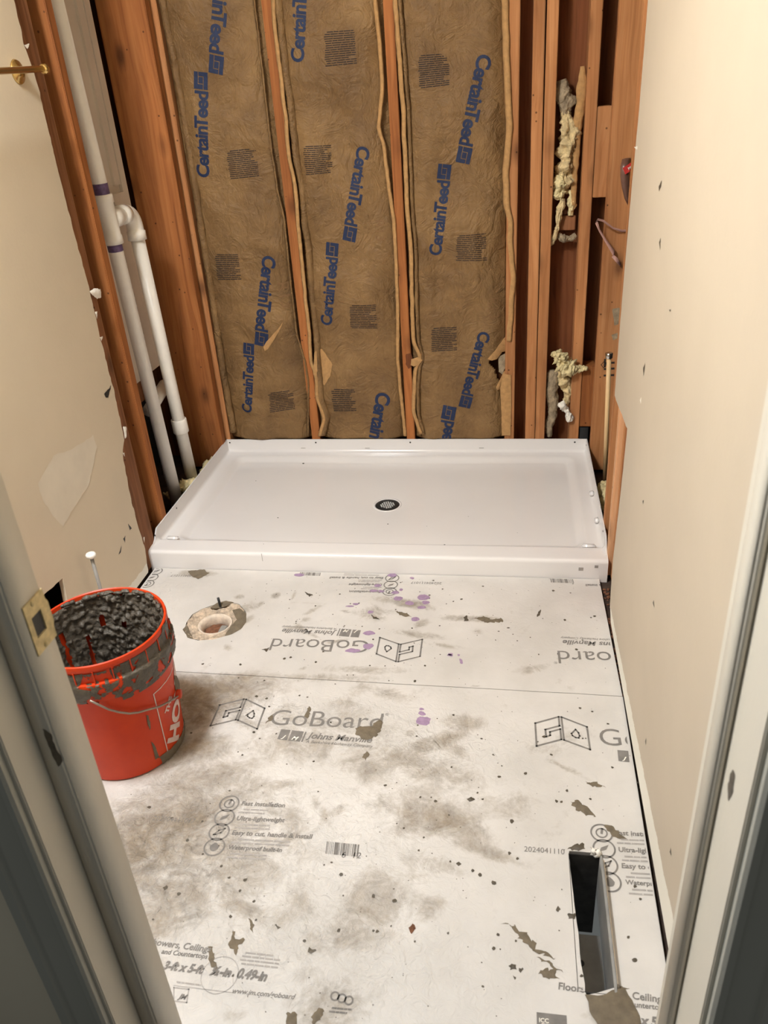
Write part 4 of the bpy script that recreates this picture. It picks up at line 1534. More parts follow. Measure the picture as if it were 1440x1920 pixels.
smear([(961, 1828), (969, 1830), (965, 1836)], near, 'mortar', 0.002, 0.003, 12)
smear([(390, 1777), (398, 1775), (402, 1800), (412, 1822), (402, 1824), (392, 1802)], near, 'mortar_dry', 0.004, 0.003, 13)
smear([(430, 1770), (438, 1742), (444, 1760), (460, 1760), (448, 1772), (444, 1790), (436, 1782)], near, 'mortar_dry', 0.002, 0.004, 14)
smear([(466, 1722), (474, 1728), (476, 1750), (470, 1745)], near, 'mortar_dry', 0.002, 0.003, 15)
smear([(536, 1902), (548, 1896), (558, 1900), (552, 1925), (538, 1925)], near, 'mortar_dry', 0.003, 0.004, 16)
smear([(583, 1905), (600, 1890), (608, 1895), (602, 1912), (586, 1918)], near, 'mortar_dry', 0.003, 0.004, 17)
smear([(576, 1783), (582, 1776), (592, 1784), (584, 1788)], near, 'mortar', 0.003, 0.004, 18)
smear([(515, 1735), (520, 1732), (526, 1740), (520, 1744)], near, 'mortar', 0.003, 0.003, 19)
smear([(352, 1070), (382, 1068), (392, 1075), (372, 1086), (358, 1080)], far, 'mortar_dry', 0.003, 0.003, 20)
smear([(890, 1160), (905, 1156), (925, 1162), (940, 1158), (944, 1166), (915, 1168)], far, 'mortar_dry', 0.003, 0.004, 21)
smear([(870, 1158), (876, 1154), (878, 1164), (871, 1165)], far, 'mortar', 0.003, 0.003, 22)
smear([(1006, 1157), (1010, 1146), (1015, 1143), (1012, 1154)], far, 'mortar', 0.003, 0.002, 23)
smear([(694, 1153), (704, 1156), (712, 1162), (700, 1160)], far, 'mortar', 0.003, 0.003, 24)
smear([(740, 1146), (762, 1150), (772, 1158), (750, 1154)], far, 'mortar_dry', 0.002, 0.004, 25)
smear([(572, 1110), (580, 1113), (588, 1115), (580, 1119)], far, 'mortar', 0.003, 0.003, 26)
smear([(490, 1218), (500, 1216), (506, 1214), (500, 1222)], far, 'mortar', 0.003, 0.002, 27)
smear([(1063, 1590), (1075, 1586), (1080, 1582), (1094, 1583), (1096, 1592), (1075, 1597)], near, 'mortar', 0.004, 0.004, 28)
smear([(1064, 1716), (1078, 1712), (1080, 1722), (1066, 1724)], near, 'mortar', 0.003, 0.004, 29)
smear([(1044, 1700), (1052, 1704), (1046, 1712), (1042, 1706)], near, 'mortar', 0.003, 0.003, 30)
smear([(875, 1498), (884, 1494), (890, 1500), (882, 1503)], near, 'mortar', 0.003, 0.002, 31)
smear([(1160, 1846), (1172, 1850), (1184, 1853), (1170, 1858)], near, 'mortar_dry', 0.003, 0.003, 32)
smear([(766, 1740), (774, 1732), (780, 1742), (772, 1752)], near, 'clay', 0.003, 0.002, 33)
smear([(678, 1420), (688, 1408), (693, 1415), (686, 1426)], near, 'mortar_dry', 0.003, 0.003, 34)

bmn, bmf = bmesh.new(), bmesh.new()
SPK = [(606, 522 + 700), (487, 1385), (330, 1290), (1110, 1334), (1195, 1468), (1200, 1478), (905, 1499), (960, 1540), (1190, 1800), (1090, 1830), (785, 1595), (860, 1620), (900, 1640), (927, 1655), (740, 1690), (700, 1680), (620, 1355), (500, 1310), (700, 1745), (905, 1850), (840, 1750), (955, 1600), (970, 1610), (460, 1650), (310, 1665), (476, 1690), (640, 1640), (445, 1160)]
for (u, v) in SPK:
    c = fl(u, v)
    r = RND.uniform(0.0025, 0.0055)
    tgt = bmf if c.y > -1.39 else bmn
    patch_bm(tgt, [(c.x + r * math.cos(t) * RND.uniform(.6, 1.2), c.y + r * math.sin(t) * RND.uniform(.6, 1.2)) for t in [i * PI / 4 for i in range(8)]], floor_map, 0.002, 0.004, 0.001, u)
for _ in range(480):
    c = Vector((RND.uniform(0.35, 1.48), RND.uniform(-2.3, -0.89)))
    if abs(c.y - seam(c.x)) < 0.008 or inside(c, fl_hole) or inside(c, vent_big) or (c - Vector((0.285, -1.66))).length < 0.14:
        continue
    r = 0.0009 + 0.0040 * RND.random() ** 3.2
    tgt = bmf if c.y > seam(c.x) else bmn
    patch_bm(tgt, [(c.x + r * math.cos(t) * RND.uniform(.6, 1.3), c.y + r * math.sin(t) * RND.uniform(.6, 1.3)) for t in [i * PI / 3 for i in range(6)]], floor_map, 0.0012, 0.003, 0.0005, _)
for b, brd in ((bmn, near), (bmf, far)):
    bmesh.ops.recalc_face_normals(b, faces=b.faces)
    o = obj('mortar_specks', b, M['mortar'], brd)
    o['kind'] = 'stuff'

# crumbs of mortar in the gap along the right wall
bm = bmesh.new()
for k in range(70):
    y = RND.uniform(-1.42, -0.9)
    r = RND.uniform(0.002, 0.006)
    m_ = Matrix.Translation((1.5125 + RND.uniform(-0.004, 0.012), y, -0.0135 + r * 0.6)) @ Matrix.Rotation(RND.random() * 3, 4, 'Z') @ Matrix.Diagonal((r, r * 1.5, r * 0.8, 1))
    bmesh.ops.create_icosphere(bm, subdivisions=1, radius=1.0, matrix=m_)
o = obj('mortar_crumbs', bm, M['clay'])
tag(o, 'brown rubble crumbs in the gap between the far board and the right wall', 'rubble', None, 'stuff')

# ================================================================== TOILET FLANGE
C0 = fl(403, 1168)
tf = thing('toilet_flange', 'rough round toilet drain opening with a pale pipe lip in the far board', 'drain', (C0.x, C0.y, -0.012))


def tfm(s, t, h):
    return Vector((s - C0.x, t - C0.y, h + 0.0))


rr = [(p - C0) for p in fl_hole]
bm = bmesh.new()
prev = None
rings = []
N = 72
for q, (fr, z) in enumerate([(1.04, 0.0125), (1.0, 0.0130), (0.96, 0.006), (0.92, 0.004), (0.88, 0.008), (0.84, 0.003), (0.80, 0.006), (0.75, 0.002), (0.70, 0.006)]):
    rg = []
    for k in range(N):
        a = 2 * PI * k / N
        # radius of the hole outline in this direction
        best = 0.07
        d = Vector((math.cos(a), math.sin(a)))
        for i in range(len(rr)):
            p, r_ = rr[i], rr[(i + 1) % len(rr)]
            e = r_ - p
            den = d.x * e.y - d.y * e.x
            if abs(den) > 1e-9:
                t = (p.x * e.y - p.y * e.x) / den
                u = (p.x * d.y - p.y * d.x) / den
                if t > 0 and 0 <= u <= 1:
                    best = t
        cc = 0.052 + (best - 0.052) * max(0, (fr - 0.70) / 0.35)
        wob = 0.006 * nz(math.cos(a) * 6, math.sin(a) * 6, q * 2.0)
        rg.append(bm.verts.new((d.x * (cc + wob * 0.7), d.y * (cc + wob * 0.7), z + (0.0065 if q > 1 else 0.0015) * nz(math.cos(a) * 9, math.sin(a) * 9, q * 1.7 + 4.0) - (0.002 if fr > 1.02 else 0))))
    rings.append(rg)
for r0, r1 in zip(rings, rings[1:]):
    for k in range(N):
        bm.faces.new((r0[k], r0[(k + 1) % N], r1[(k + 1) % N], r1[k]))
bmesh.ops.recalc_face_normals(bm, faces=bm.faces)
obj('torn_collar', bm, M['cardboard'], tf, True)
obj('pipe_lip', lathe_bm([(0.052, 0.001), (0.0525, 0.009), (0.050, 0.0105), (0.044, 0.004), (0.040, -0.004), (0.039, -0.06), (0.045, -0.06), (0.052, -0.004), (0.052, 0.001)], 56), M['flange_lip'], tf, True)
bm = bmesh.new()
bmesh.ops.create_icosphere(bm, subdivisions=4, radius=0.038)
for v in bm.verts:
    v.co *= 1 + 0.15 * nz(v.co.x * 60, v.co.y * 60, v.co.z * 60)
    v.co.z = v.co.z * 0.25 - 0.022
obj('clay_plug', bm, M['clay'], tf, True)
obj('flush_insert', box_bm((0.012, -0.022, -0.03), (0.034, 0.016, -0.006), 0.003), M['galv'], tf)
q = fl(414, 1138) - C0
bt = on_z(409, 1121, 0.03)
obj('closet_bolt', tube_bm([(q.x, q.y, 0.0), (q.x - 0.004, q.y + 0.002, 0.045)], 0.004, 12), M['black_metal'], tf, True)
for k, pts in enumerate([((436, 1145), (450, 1140), (462, 1150), (462, 1166), (452, 1180), (434, 1190), (420, 1193), (430, 1178), (444, 1162)), ((394, 1140), (408, 1130), (424, 1127), (438, 1130), (424, 1137), (404, 1142)), ((343, 1180), (350, 1172), (356, 1186), (362, 1198), (352, 1196))]):
    patch('mortar_smear', [fl(*p) for p in pts], lambda s, t, h: tfm(s, t, 0.0122 + h), M['mortar_dry'], tf, thick=0.004, jag=0.003, seed=k)

# ================================================================== REGISTER DUCT
dc = thing('floor_duct', 'sheet metal register duct in the rectangular floor cutout', 'duct', (1.38, -2.03, -0.0135))
d0 = Vector(dc.location)
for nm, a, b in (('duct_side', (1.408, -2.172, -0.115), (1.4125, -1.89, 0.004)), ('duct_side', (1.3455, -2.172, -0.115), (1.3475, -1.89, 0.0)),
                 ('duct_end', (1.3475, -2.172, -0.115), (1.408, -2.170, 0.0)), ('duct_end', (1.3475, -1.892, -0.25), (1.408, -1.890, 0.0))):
    o = obj(nm, box_bm(Vector(a) - d0, Vector(b) - d0, 0.0004), M['galv' if a[0] > 1.4 else 'duct_dark'], dc)  # left side and both ends get the painted shade
bm = bmesh.new()
add_box(bm, (1.3475 - d0.x, -2.170 - d0.y, -0.108), (1.4078 - d0.x, -1.985 - d0.y, -0.106))
bmesh.ops.recalc_face_normals(bm, faces=bm.faces)
df = obj('duct_floor', bm, M['galv'], dc)
for (hx, hy) in ((1.366, -2.045), (1.364, -2.115)):
    obj('screw_hole', lathe_bm([(0.0, 0.0008), (0.0065, 0.0008), (0.007, 0.0)], 20, (hx - d0.x, hy - d0.y), -0.1060), M['dark_hole'], df, True)
obj('duct_lip', box_bm(Vector((1.4125, -2.16, -0.012)) - d0, Vector((1.4145, -1.91, 0.0135)) - d0, 0.0005), M['steel'], dc)
mp_ = obj('mortar_patch', bmesh.new(), M['mortar_dry'])
bm = bmesh.new()
patch_bm(bm, [fl(*p) for p in ((1098, 1864), (1120, 1868), (1142, 1862), (1158, 1856), (1166, 1848), (1178, 1866), (1196, 1895), (1205, 1925), (1212, 1960), (1130, 1960), (1118, 1920), (1106, 1896))], lambda s, t, h: Vector((s, t, h + 0.0012)), 0.006, 0.008, 0.004, 5)
bmesh.ops.recalc_face_normals(bm, faces=bm.faces)
bm.to_mesh(mp_.data)
mp_.data.polygons.foreach_set('use_smooth', [True] * len(mp_.data.polygons))
tag(mp_, 'broad brown mortar patch at the near end of the register cutout', 'mortar')
bm = bmesh.new()
bmesh.ops.create_icosphere(bm, subdivisions=2, radius=0.008, matrix=Matrix.Translation((1.402, -1.887, 0.004)))
for v in bm.verts:
    v.co += Vector((nz(v.co.x * 200, v.co.y * 200, 1), nz(v.co.x * 200, v.co.y * 200, 2), nz(v.co.x * 200, v.co.y * 200, 3) * 0.5)) * 0.011
o = obj('foam_crumb', bm, M['white_paper'], None, True)
tag(o, 'white foam crumb at the far corner of the register cutout', 'crumb')

# ================================================================== SHOWER PAN
pan = thing('shower_pan', 'glossy white shower pan with a round black drain against the back wall', 'shower pan', (0, 0, 0))


def sm(t):
    t = max(0.0, min(1.0, t))
    return t * t * (3 - 2 * t)


def pan_z(x, y):
    dl, dr, db, df = x, W - x, -y, D + y
    ds = min(dl, dr, db)
    # basin as a rounded rectangle
    ix0, ix1, iy0, iy1, R = 0.050, W - 0.050, -D + 0.098, -0.050, 0.055
    px = max(ix0 + R - x, x - ix1 + R, 0.0)
    py = max(iy0 + R - y, y - iy1 + R, 0.0)
    s = R - math.hypot(px, py)
    if px == 0 and py == 0:
        s = min(x - ix0, ix1 - x, y - iy0, iy1 - y, 0.2)
    dd = math.hypot((x - W / 2) / 1.6, y + 0.42)
    floor_ = 0.014 + 0.022 * min(1, dd / 0.45)
    rim = 0.052
    if df < 0.105:
        rim = 0.052 + 0.014 * sm((0.105 - df) / 0.03)
    z = rim + (floor_ - rim) * sm(s / 0.038)
    if s > 0:
        z = rim + (floor_ - rim) * sm(s / 0.040)
    # rounded outer edge of the front curb
    if df < 0.012:
        t = 1 - df / 0.012
        z -= 0.012 * (1 - math.sqrt(max(0, 1 - t * t)))
    # upright nailing flange on three sides
    fh = 0.106
    if df < 0.10 and ds < 0.006:
        fh = 0.068 + 0.038 * sm((df - 0.045) / 0.05)
    if ds < 0.0045 and df > 0.03:
        z = max(z, fh)
    elif ds < 0.012:
        z += 0.010 * (1 - (ds - 0.0045) / 0.0075) ** 2 if df > 0.05 else 0
    return z


def samples(L, ends0, ends1, step):
    mid0, mid1 = ends0[-1], L - ends1[-1]
    n = int((mid1 - mid0) / step)
    return ends0 + [mid0 + (mid1 - mid0) * k / n for k in range(1, n)] + [L - e for e in reversed(ends1)]


e_fl = [0.0, 0.0022, 0.0044, 0.00455, 0.006, 0.008, 0.012, 0.02, 0.03, 0.04] + [0.048 + 0.004 * k for k in range(16)]
e_fr = [0.0, 0.0006, 0.002, 0.004, 0.0065, 0.009, 0.012, 0.018, 0.03, 0.0302, 0.045, 0.06, 0.07] + [0.074 + 0.004 * k for k in range(20)]
xs = samples(W, e_fl, e_fl, 0.02)
ys = [y - D for y in samples(D, e_fr, e_fl, 0.02)]
bm = bmesh.new()
g = [[bm.verts.new((x, y, pan_z(x, y))) for y in ys] for x in xs]
for i in range(len(xs) - 1):
    for j in range(len(ys) - 1):
        cx, cy = (xs[i] + xs[i + 1]) / 2, (ys[j] + ys[j + 1]) / 2
        if math.hypot(cx - W / 2, cy + 0.42) < 0.036:
            continue
        bm.faces.new((g[i][j], g[i + 1][j], g[i + 1][j + 1], g[i][j + 1]))
# skirt down to the subfloor
loop = [g[i][0] for i in range(len(xs))] + [g[-1][j] for j in range(1, len(ys))] + [g[i][-1] for i in range(len(xs) - 2, -1, -1)] + [g[0][j] for j in range(len(ys) - 2, 0, -1)]
low = [bm.verts.new((v.co.x, v.co.y, -0.0133)) for v in loop]
for k in range(len(loop)):
    a, b = k, (k + 1) % len(loop)
    bm.faces.new((loop[a], low[a], low[b], loop[b]))
bmesh.ops.recalc_face_normals(bm, faces=bm.faces)
bs_ = obj('basin', bm, M['white_plastic'], pan, True)
wn = bs_.modifiers.new('edges', 'EDGE_SPLIT')
wn.split_angle = math.radians(48)
zb = pan_z(W / 2 + 0.06, -0.42)
dr = thing('drain_tmp', None, None)
bpy.data.objects.remove(dr)
dcx, dcy = W / 2, -0.42
drn = obj('drain', lathe_bm([(0.0545, zb - 0.003), (0.054, zb + 0.0012), (0.050, zb + 0.0025), (0.0465, zb + 0.002), (0.046, zb - 0.004), (0.036, zb - 0.005), (0.036, -0.012), (0.0, -0.012)], 64, (dcx, dcy)), M['white_plastic'], pan, True)
st = obj('strainer', lathe_bm([(0.0, zb + 0.001), (0.030, zb + 0.0008), (0.044, zb + 0.0016), (0.0458, zb + 0.0005), (0.0458, zb - 0.004), (0.0, zb - 0.004)], 56, (dcx, dcy)), M['black_metal'], drn, True)
st['label'] = 'round black drain strainer'
bm = bmesh.new()
for i in range(-3, 4):
    for j in range(-3, 4):
        if math.hypot(i, j) > 3.3:
            continue
        x, y = dcx + i * 0.0078, dcy + j * 0.0078
        add_box(bm, (x - 0.0026, y - 0.0026, zb + 0.0008), (x + 0.0026, y + 0.0026, zb + 0.0019))
bmesh.ops.recalc_face_normals(bm, faces=bm.faces)
bmesh.ops.rotate(bm, verts=bm.verts, cent=(dcx, dcy, 0), matrix=Matrix.Rotation(0.35, 3, 'Z'))
obj('strainer_grid', bm, M['grid_glint'], drn)  # cells coloured pale in place of reflected light
for (u, v) in ((431, 831), (592, 829), (769, 826), (1078, 824)):
    p = on_y(u, v, -0.0045)
    b = lathe_bm([(0, 0.0012), (0.0028, 0.001), (0.0036, 0.0)], 14)
    bmesh.ops.rotate(b, verts=b.verts, cent=(0, 0, 0), matrix=Matrix.Rotation(PI / 2, 3, 'X'))
    bmesh.ops.translate(b, verts=b.verts, vec=(p.x, -0.0045, 0.092))
    obj('nail_hole', b, M['dark_hole'], pan)
for (y, x, s) in ((-0.80, 0.0045, 1), (-0.60, 0.0045, 1), (-0.72, W - 0.0045, -1), (-0.03, W - 0.0045, -1)):
    b = lathe_bm([(0, 0.0012), (0.0028, 0.001), (0.0036, 0.0)], 14)
    bmesh.ops.rotate(b, verts=b.verts, cent=(0, 0, 0), matrix=Matrix.Rotation(PI / 2 * s, 3, 'Y'))
    bmesh.ops.translate(b, verts=b.verts, vec=(x, y, 0.090))
    obj('nail_hole', b, M['dark_hole'], pan)
for y in (-0.40, -0.60):
    obj('flange_clip', box_bm((W - 0.020, y - 0.011, 0.055), (W - 0.0046, y + 0.011, 0.071), 0.003), M['white_plastic'], pan, True)
for x in (0.030, W - 0.075):
    obj('corner_tab', box_bm((x, -0.778, 0.058), (x + 0.045, -0.762, 0.0685), 0.004), M['white_plastic'], pan, True)
for x in (0.34, 0.62, 1.10):
    obj('mould_mark', box_bm((x - 0.010, -0.0062, 0.066), (x + 0.010, -0.0044, 0.0675)), M['ink_light'], pan)
# specks of debris lying in the pan
bm = bmesh.new()
for (u, v, r) in ((569, 871, .0035), (480, 903, .0015), (521, 970, .002), (727, 979, .002), (834, 1037, .0022), (497, 1037, .001), (878, 966, .001), (800, 984, .001), (970, 1000, .0008)):
    p = on_z(u, v, 0.03)
    z = pan_z(p.x, p.y)
    bmesh.ops.create_icosphere(bm, subdivisions=1, radius=r, matrix=Matrix.Translation((p.x, p.y, z + r * 0.35)) @ Matrix.Diagonal((1.5, 1, 0.6, 1)))
o = obj('debris_specks', bm, M['dark_hole'])
tag(o, 'a few dark debris specks lying in the white pan', 'debris', None, 'stuff')
# faint scratches on the front face
for k, (u, v, du, dv) in enumerate([(490, 1038, 2, 14), (1115, 1060, 6, 5), (1085, 1064, 8, 6)]):
    a, b = on_y(u, v, -D), on_y(u + du, v + dv, -D)
    obj('scratch', box_bm((min(a.x, b.x), -D - 0.0005, min(a.z, b.z)), (max(a.x, b.x) * 1.0 + 0.001, -D + 0.0002, max(a.z, b.z))), M['ink_light'], pan)

# ================================================================== SUPPLY RISER
sr0 = on_x(170, 1040, 0.055)
rs = thing('supply_riser', 'thin white upright supply tube with a flat cap behind the orange bucket', 'pipe', (sr0.x, sr0.y, 0.0))
obj('tube', tube_bm([(0, 0, -0.013), (0, 0, sr0.z - 0.004)], 0.0052, 16), M['galv'], rs, True)
obj('tube_cap', lathe_bm([(0.0, 0.0), (0.006, -0.012), (0.0135, -0.006), (0.0145, 0.0), (0.0125, 0.004), (0.004, 0.005), (0.0035, 0.003), (0.0, 0.003)], 28, (0, 0), sr0.z), M['pvc'], rs, True)

# ================================================================== BUCKET AND MORTAR
BC = Vector((0.287, -1.662, 0.0015))
bk_t = thing('bucket', 'orange plastic bucket full of dark mortar standing beside the left door frame', 'bucket', BC)
OUT = [(0.0, 0.004), (0.124, 0.004), (0.126, 0.0), (0.130, 0.003), (0.1315, 0.012), (0.1468, 0.255), (0.1475, 0.262), (0.1565, 0.264), (0.1580, 0.270), (0.1590, 0.308), (0.1575, 0.312), (0.1505, 0.313),
       (0.1512, 0.344), (0.1545, 0.346), (0.1555, 0.354), (0.1545, 0.360), (0.1520, 0.362), (0.1490, 0.360), (0.1480, 0.350), (0.1462, 0.30), (0.1280, 0.012), (0.0, 0.010)]


def r_out(z):
    ps = OUT[4:17]
    for (r0, z0), (r1, z1) in zip(ps, ps[1:]):
        if z0 <= z <= z1:
            return r0 + (r1 - r0) * (z - z0) / max(1e-6, z1 - z0)
    return 0.1315 if z < 0.012 else 0.152


obj('bucket_body', lathe_bm(OUT, 96), M['orange'], bk_t, True).modifiers.new('edges', 'EDGE_SPLIT').split_angle = math.radians(40)
ribs = bmesh.new()
for k in range(24):
    a = 2 * PI * k / 24 + 0.1
    vs = add_box(ribs, (0.150, -0.0012, 0.312), (0.1555, 0.0012, 0.346))
    bmesh.ops.rotate(ribs, verts=vs, cent=(0, 0, 0), matrix=Matrix.Rotation(a, 3, 'Z'))
bmesh.ops.recalc_face_normals(ribs, faces=ribs.faces)
obj('rim_ribs', ribs, M['orange'], bk_t)


def on_bucket(u, v):
    """pixel -> (angle*R, z) on the bucket's outer wall"""
    d = ray(u, v)
    o_ = CAM - BC
    t = 1.2
    lo = None
    while t < 2.6:
        p = o_ + d * t
        if 0 <= p.z <= 0.365 and math.hypot(p.x, p.y) < r_out(p.z):
            break
        t += 0.002
    p = o_ + d * t
    return Vector((math.atan2(p.y, p.x) * 0.145, max(0.0, min(0.36, p.z))))


def bmap(off):
    def f(s, t, h):
        t = max(0.001, min(0.361, t))
        a = s / 0.145
        r = r_out(t) + off + h
        return Vector((r * math.cos(a), r * math.sin(a), t))
    return f


def bsmear(pts, mat, seed, thick=0.003, jag=0.003, nm='mortar_smear'):
    return patch(nm, [on_bucket(*p) for p in pts], bmap(0.0008), M[mat], bk_t, thick=thick, jag=jag, h=0.006, seed=seed)


def z4(x, y):
    return (90 + x / 4.92, 1090 + y / 4.92)


bsmear([z4(*p) for p in ((120, 870), (320, 850), (310, 930), (280, 985), (420, 1010), (390, 1080), (310, 1120), (230, 1130), (190, 1040), (150, 950))], 'mortar', 1)
bsmear([z4(*p) for p in ((800, 770), (880, 640), (980, 560), (1040, 480), (1040, 640), (1000, 780), (960, 870), (880, 945), (800, 930), (830, 840))], 'mortar', 2, 0.004)
bsmear([z4(*p) for p in ((560, 800), (620, 840), (660, 900), (640, 960), (560, 1000), (590, 940), (600, 890))], 'mortar', 3)
bsmear([z4(*p) for p in ((700, 760), (770, 740), (780, 860), (740, 920), (680, 1020), (650, 1010), (720, 900))], 'mortar', 4)
bsmear([z4(*p) for p in ((1040, 420), (1080, 360), (1130, 450), (1120, 600), (1080, 720), (1040, 700))], 'mortar', 5)
bsmear([z4(*p) for p in ((900, 1230), (920, 1235), (945, 1330), (935, 1370), (915, 1310))], 'mortar_dry', 6, 0.0012, 0.002)
bsmear([z4(*p) for p in ((945, 1470), (985, 1510), (1020, 1610), (1060, 1680), (1010, 1725), (990, 1640), (965, 1540))], 'mortar_dry', 7, 0.003)
bsmear([z4(*p) for p in ((1160, 870), (1190, 840), (1215, 900), (1210, 1020), (1180, 1050), (1165, 960))], 'mortar_dry', 8, 0.004)

def coat(a0, a1, z0, z1, bias, seed, nm='mortar_coat'):
    bm = bmesh.new()
    na, nzz = int((a1 - a0) * 60), int((z1 - z0) / 0.0022)
    g = []
    for i in range(na + 1):
        a = a0 + (a1 - a0) * i / na
        col = []
        for j in range(nzz + 1):
            z = z0 + (z1 - z0) * j / nzz
            col.append(bm.verts.new(bmap(0.0012 + 0.0022 * abs(nz(a * 22, z * 150, seed)))(a * 0.145, z, 0)))
        g.append(col)
    for i in range(na):
        for j in range(nzz):
            a, z = a0 + (a1 - a0) * i / na, z0 + (z1 - z0) * j / nzz
            e = min(i, na - i) / na
            v_ = noise.fractal(Vector((a * 6.0 + seed, z * 42, seed)), 0.8, 2.0, 4) + bias - max(0, 0.12 - e) * 6
            if v_ > 0:
                bm.faces.new((g[i][j], g[i + 1][j], g[i + 1][j + 1], g[i][j + 1]))
    bmesh.ops.delete(bm, geom=[v for v in bm.verts if not v.link_faces], context='VERTS')
    bmesh.ops.recalc_face_normals(bm, faces=bm.faces)
    obj(nm, bm, M['mortar'], bk_t, True)


coat(math.radians(-62), math.radians(40), 0.245, 0.345, 0.28, 3.0)
coat(math.radians(-165), math.radians(-100), 0.255, 0.348, 0.30, 8.0)
coat(math.radians(-105), math.radians(-55), 0.262, 0.340, -0.05, 12.0)

# printed square frame and words, set at a slant round the side
P = []
f1, f2, f3, f4 = on_bucket(*z4(970, 1040)), on_bucket(*z4(1105, 1590)), on_bucket(*z4(1112, 800)), on_bucket(*z4(1205, 1470))
ex = (f1 - f2)
Lf = ex.length
ex.normalize()
ey = Vector((ex.y, -ex.x))
stroke(P, [f1, f2], 0.003)
stroke(P, [f1, f1 + ey * 0.19 + ex * 0.0], 0.003)
stroke(P, [f2, f2 + ey * 0.19], 0.003)
ha, hb = on_bucket(*z4(1196, 1462)), on_bucket(*z4(1204, 1070))
hl = on_bucket(*z4(1100, 1462))
wid = text_geo('HO', 0.05)
wall_ = text_geo('HOME', 0.05)
k_ = (wall_[3] - wall_[2]) / (wid[3] - wid[2])
cap = (text_geo('H', 0.05)[0], 0.72)
sc_ = (hb - ha).length / (wid[3] - wid[2])
put_text(P, 'HOME', ha, ha + (hb - ha) * k_, 0.05, 0.0, (ha - hl).length / (0.75 * sc_))
ta, tb_ = on_bucket(*z4(1103, 1218)), on_bucket(*z4(1138, 1062))
put_text(P, 'THE', ta, tb_, 0.05, 0.0, 1.0)
b = prims_bm(P, bmap(0.0009), 0.012, [((0, 0.006, 0), (0, -1, 0)), ((0, 0.255, 0), (0, 1, 0))])
obj('printed_logo', b, M['logo_white'], bk_t)

# wire handle hanging down the front, with its ear
hp = [z4(*p) for p in ((395, 1075), (470, 1115), (560, 1155), (650, 1185), (740, 1200), (820, 1190), (900, 1170), (1000, 1145), (1090, 1105), (1165, 1060))]
hpts = []
for p in hp:
    s = on_bucket(*p)
    hpts.append(bmap(0.008)(s.x, s.y, 0))
obj('wire_handle', tube_bm(hpts, 0.0025, 10), M['wire'], bk_t, True)
e = on_bucket(*z4(1180, 1040))
ea = bmap(0.0)(e.x, e.y, 0)
dn = Vector((ea.x, ea.y, 0)).normalized()
obj('handle_ear', tube_bm([ea - dn * 0.004, ea + dn * 0.012], [0.013, 0.011], 20), M['orange'], bk_t, True)

# the mortar: a thick lumpy lining with scraped red gaps, and the fill at the bottom
mo = thing('mortar', 'dark wet mortar coating the inside of the orange bucket', 'mortar', BC)


def in_ang(u, v):
    d = ray(u, v)
    o_ = CAM - BC
    t = 2.6
    while t > 1.2:
        p = o_ + d * t
        if p.z > 0 and math.hypot(p.x, p.y) < 0.128 + 0.0185 * p.z / 0.29:
            break
        t -= 0.002
    return math.atan2(p.y, p.x), p.z


GAPS = []
for a, b, wd in ((z4(105, 480), z4(215, 815), 0.075), (z4(345, 480), z4(425, 780), 0.060), (z4(488, 280), z4(508, 385), 0.075), (z4(728, 320), z4(740, 370), 0.06)):
    (a0, za), (a1, zb_) = in_ang(*a), in_ang(*b)
    GAPS.append((a0, za, a1, zb_, wd))
NA, NZ = 260, 90
bm = bmesh.new()
g = []
for i in range(NA):
    a = 2 * PI * i / NA - PI
    col = []
    for j in range(NZ + 1):
        z = 0.07 + (0.351 - 0.07) * j / NZ
        rin = 0.1280 + (0.1462 - 0.1280) * (z - 0.012) / 0.288
        ca, sa = math.cos(a), math.sin(a)
        heap = math.exp(-((a - 1.45) / 0.9) ** 2)
        base = 0.002 + 0.006 * heap + 0.010 * heap * sm((0.34 - z) / 0.1)
        lump = abs(noise.turbulence(Vector((ca * 7, sa * 7, z * 46)), 3, False))
        lump2 = max(0.0, nz(ca * 11 + 5, sa * 11, z * 75) - 0.25)
        t = base + (0.004 + 0.012 * heap) * lump + 0.018 * lump2
        # thins out to nothing at the very top except at the back
        t *= sm((0.356 - z) / 0.012) if heap < 0.5 else 1
        if z < 0.16:
            t += 0.05 * (0.16 - z) / 0.09
        r = rin - 0.0006 - t
        col.append(bm.verts.new((r * ca, r * sa, z)))
    g.append(col)
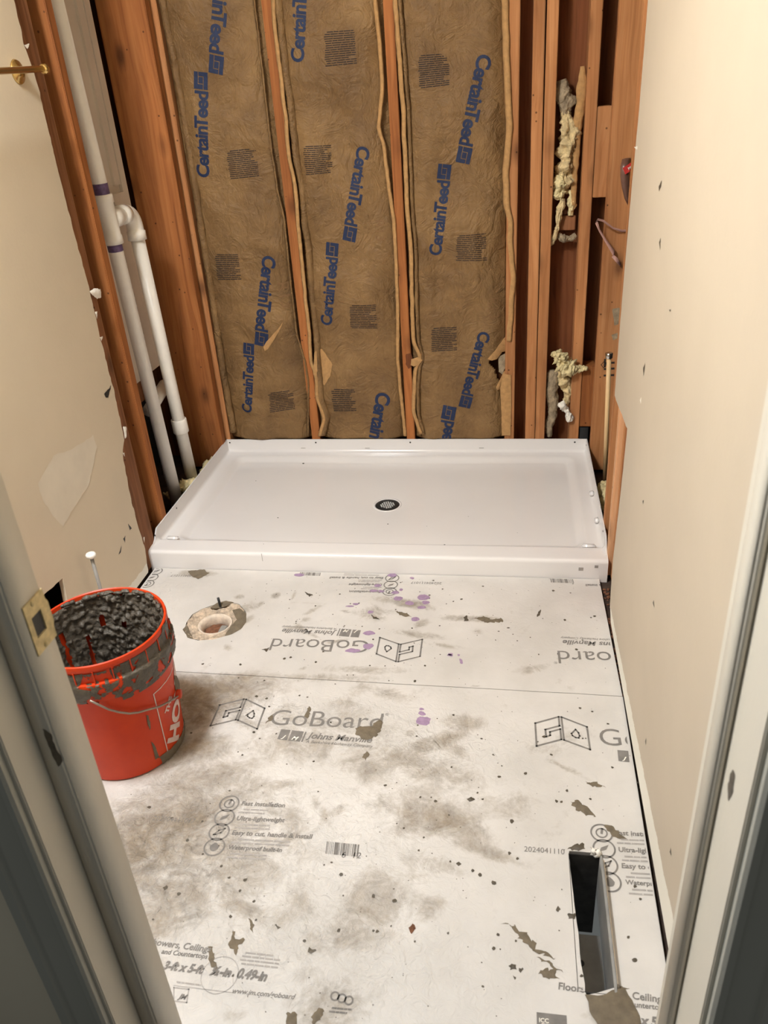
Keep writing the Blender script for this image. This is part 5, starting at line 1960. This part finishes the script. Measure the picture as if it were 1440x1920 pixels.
for i in range(NA):
    a = 2 * PI * (i + 0.5) / NA - PI
    for j in range(NZ):
        z = 0.07 + (0.351 - 0.07) * (j + 0.5) / NZ
        cut = False
        for a0, za, a1, zb_, wd in GAPS:
            lo, hi = min(za, zb_), max(za, zb_)
            if lo < z < hi:
                t = (z - za) / (zb_ - za)
                ac = a0 + (a1 - a0) * t
                if abs(a - ac) < wd * (0.6 + 0.5 * nz(z * 60, wd * 90)):
                    cut = True
        if not cut:
            bm.faces.new((g[i][j], g[(i + 1) % NA][j], g[(i + 1) % NA][j + 1], g[i][j + 1]))
bmesh.ops.recalc_face_normals(bm, faces=bm.faces)
bmesh.ops.reverse_faces(bm, faces=bm.faces)
obj('lining', bm, M['mortar_dark'], mo, True)
bm = bmesh.new()
NR = 26
g = []
for i in range(NR + 1):
    r = 0.118 * i / NR
    g.append([bm.verts.new((r * math.cos(2 * PI * k / 90), r * math.sin(2 * PI * k / 90), 0.105 + 0.05 * (math.sin(2 * PI * k / 90) * r / 0.118 + 0.3) + 0.022 * abs(noise.turbulence(Vector((r * math.cos(2 * PI * k / 90) * 26, r * math.sin(2 * PI * k / 90) * 26, 2)), 4, False)))) for k in range(90)])
for i in range(NR):
    for k in range(90):
        bm.faces.new((g[i][k], g[i][(k + 1) % 90], g[i + 1][(k + 1) % 90], g[i + 1][k]))
bmesh.ops.remove_doubles(bm, verts=bm.verts, dist=1e-5)
bmesh.ops.recalc_face_normals(bm, faces=bm.faces)
obj('fill', bm, M['mortar_dark'], mo, True)
bm = bmesh.new()
rnd = random.Random(5)
for k in range(46):
    a = rnd.uniform(0.7, 2.6)
    z = 0.343 + rnd.uniform(0.0, 0.014)
    r = 0.1465 + rnd.uniform(-0.008, 0.003)
    s = rnd.uniform(0.004, 0.009)
    bmesh.ops.create_icosphere(bm, subdivisions=2, radius=s, matrix=Matrix.Translation((r * math.cos(a), r * math.sin(a), z)) @ Matrix.Rotation(a, 4, 'Z') @ Matrix.Diagonal((0.8, 1.5, 0.75, 1)))
for v in bm.verts:
    v.co += Vector((nz(v.co.x * 130, v.co.y * 130, v.co.z * 130), nz(v.co.x * 130, v.co.y * 130, 5), nz(v.co.z * 130, v.co.y * 130, 9))) * 0.003
obj('rim_lumps', bm, M['mortar_dark'], mo, True)
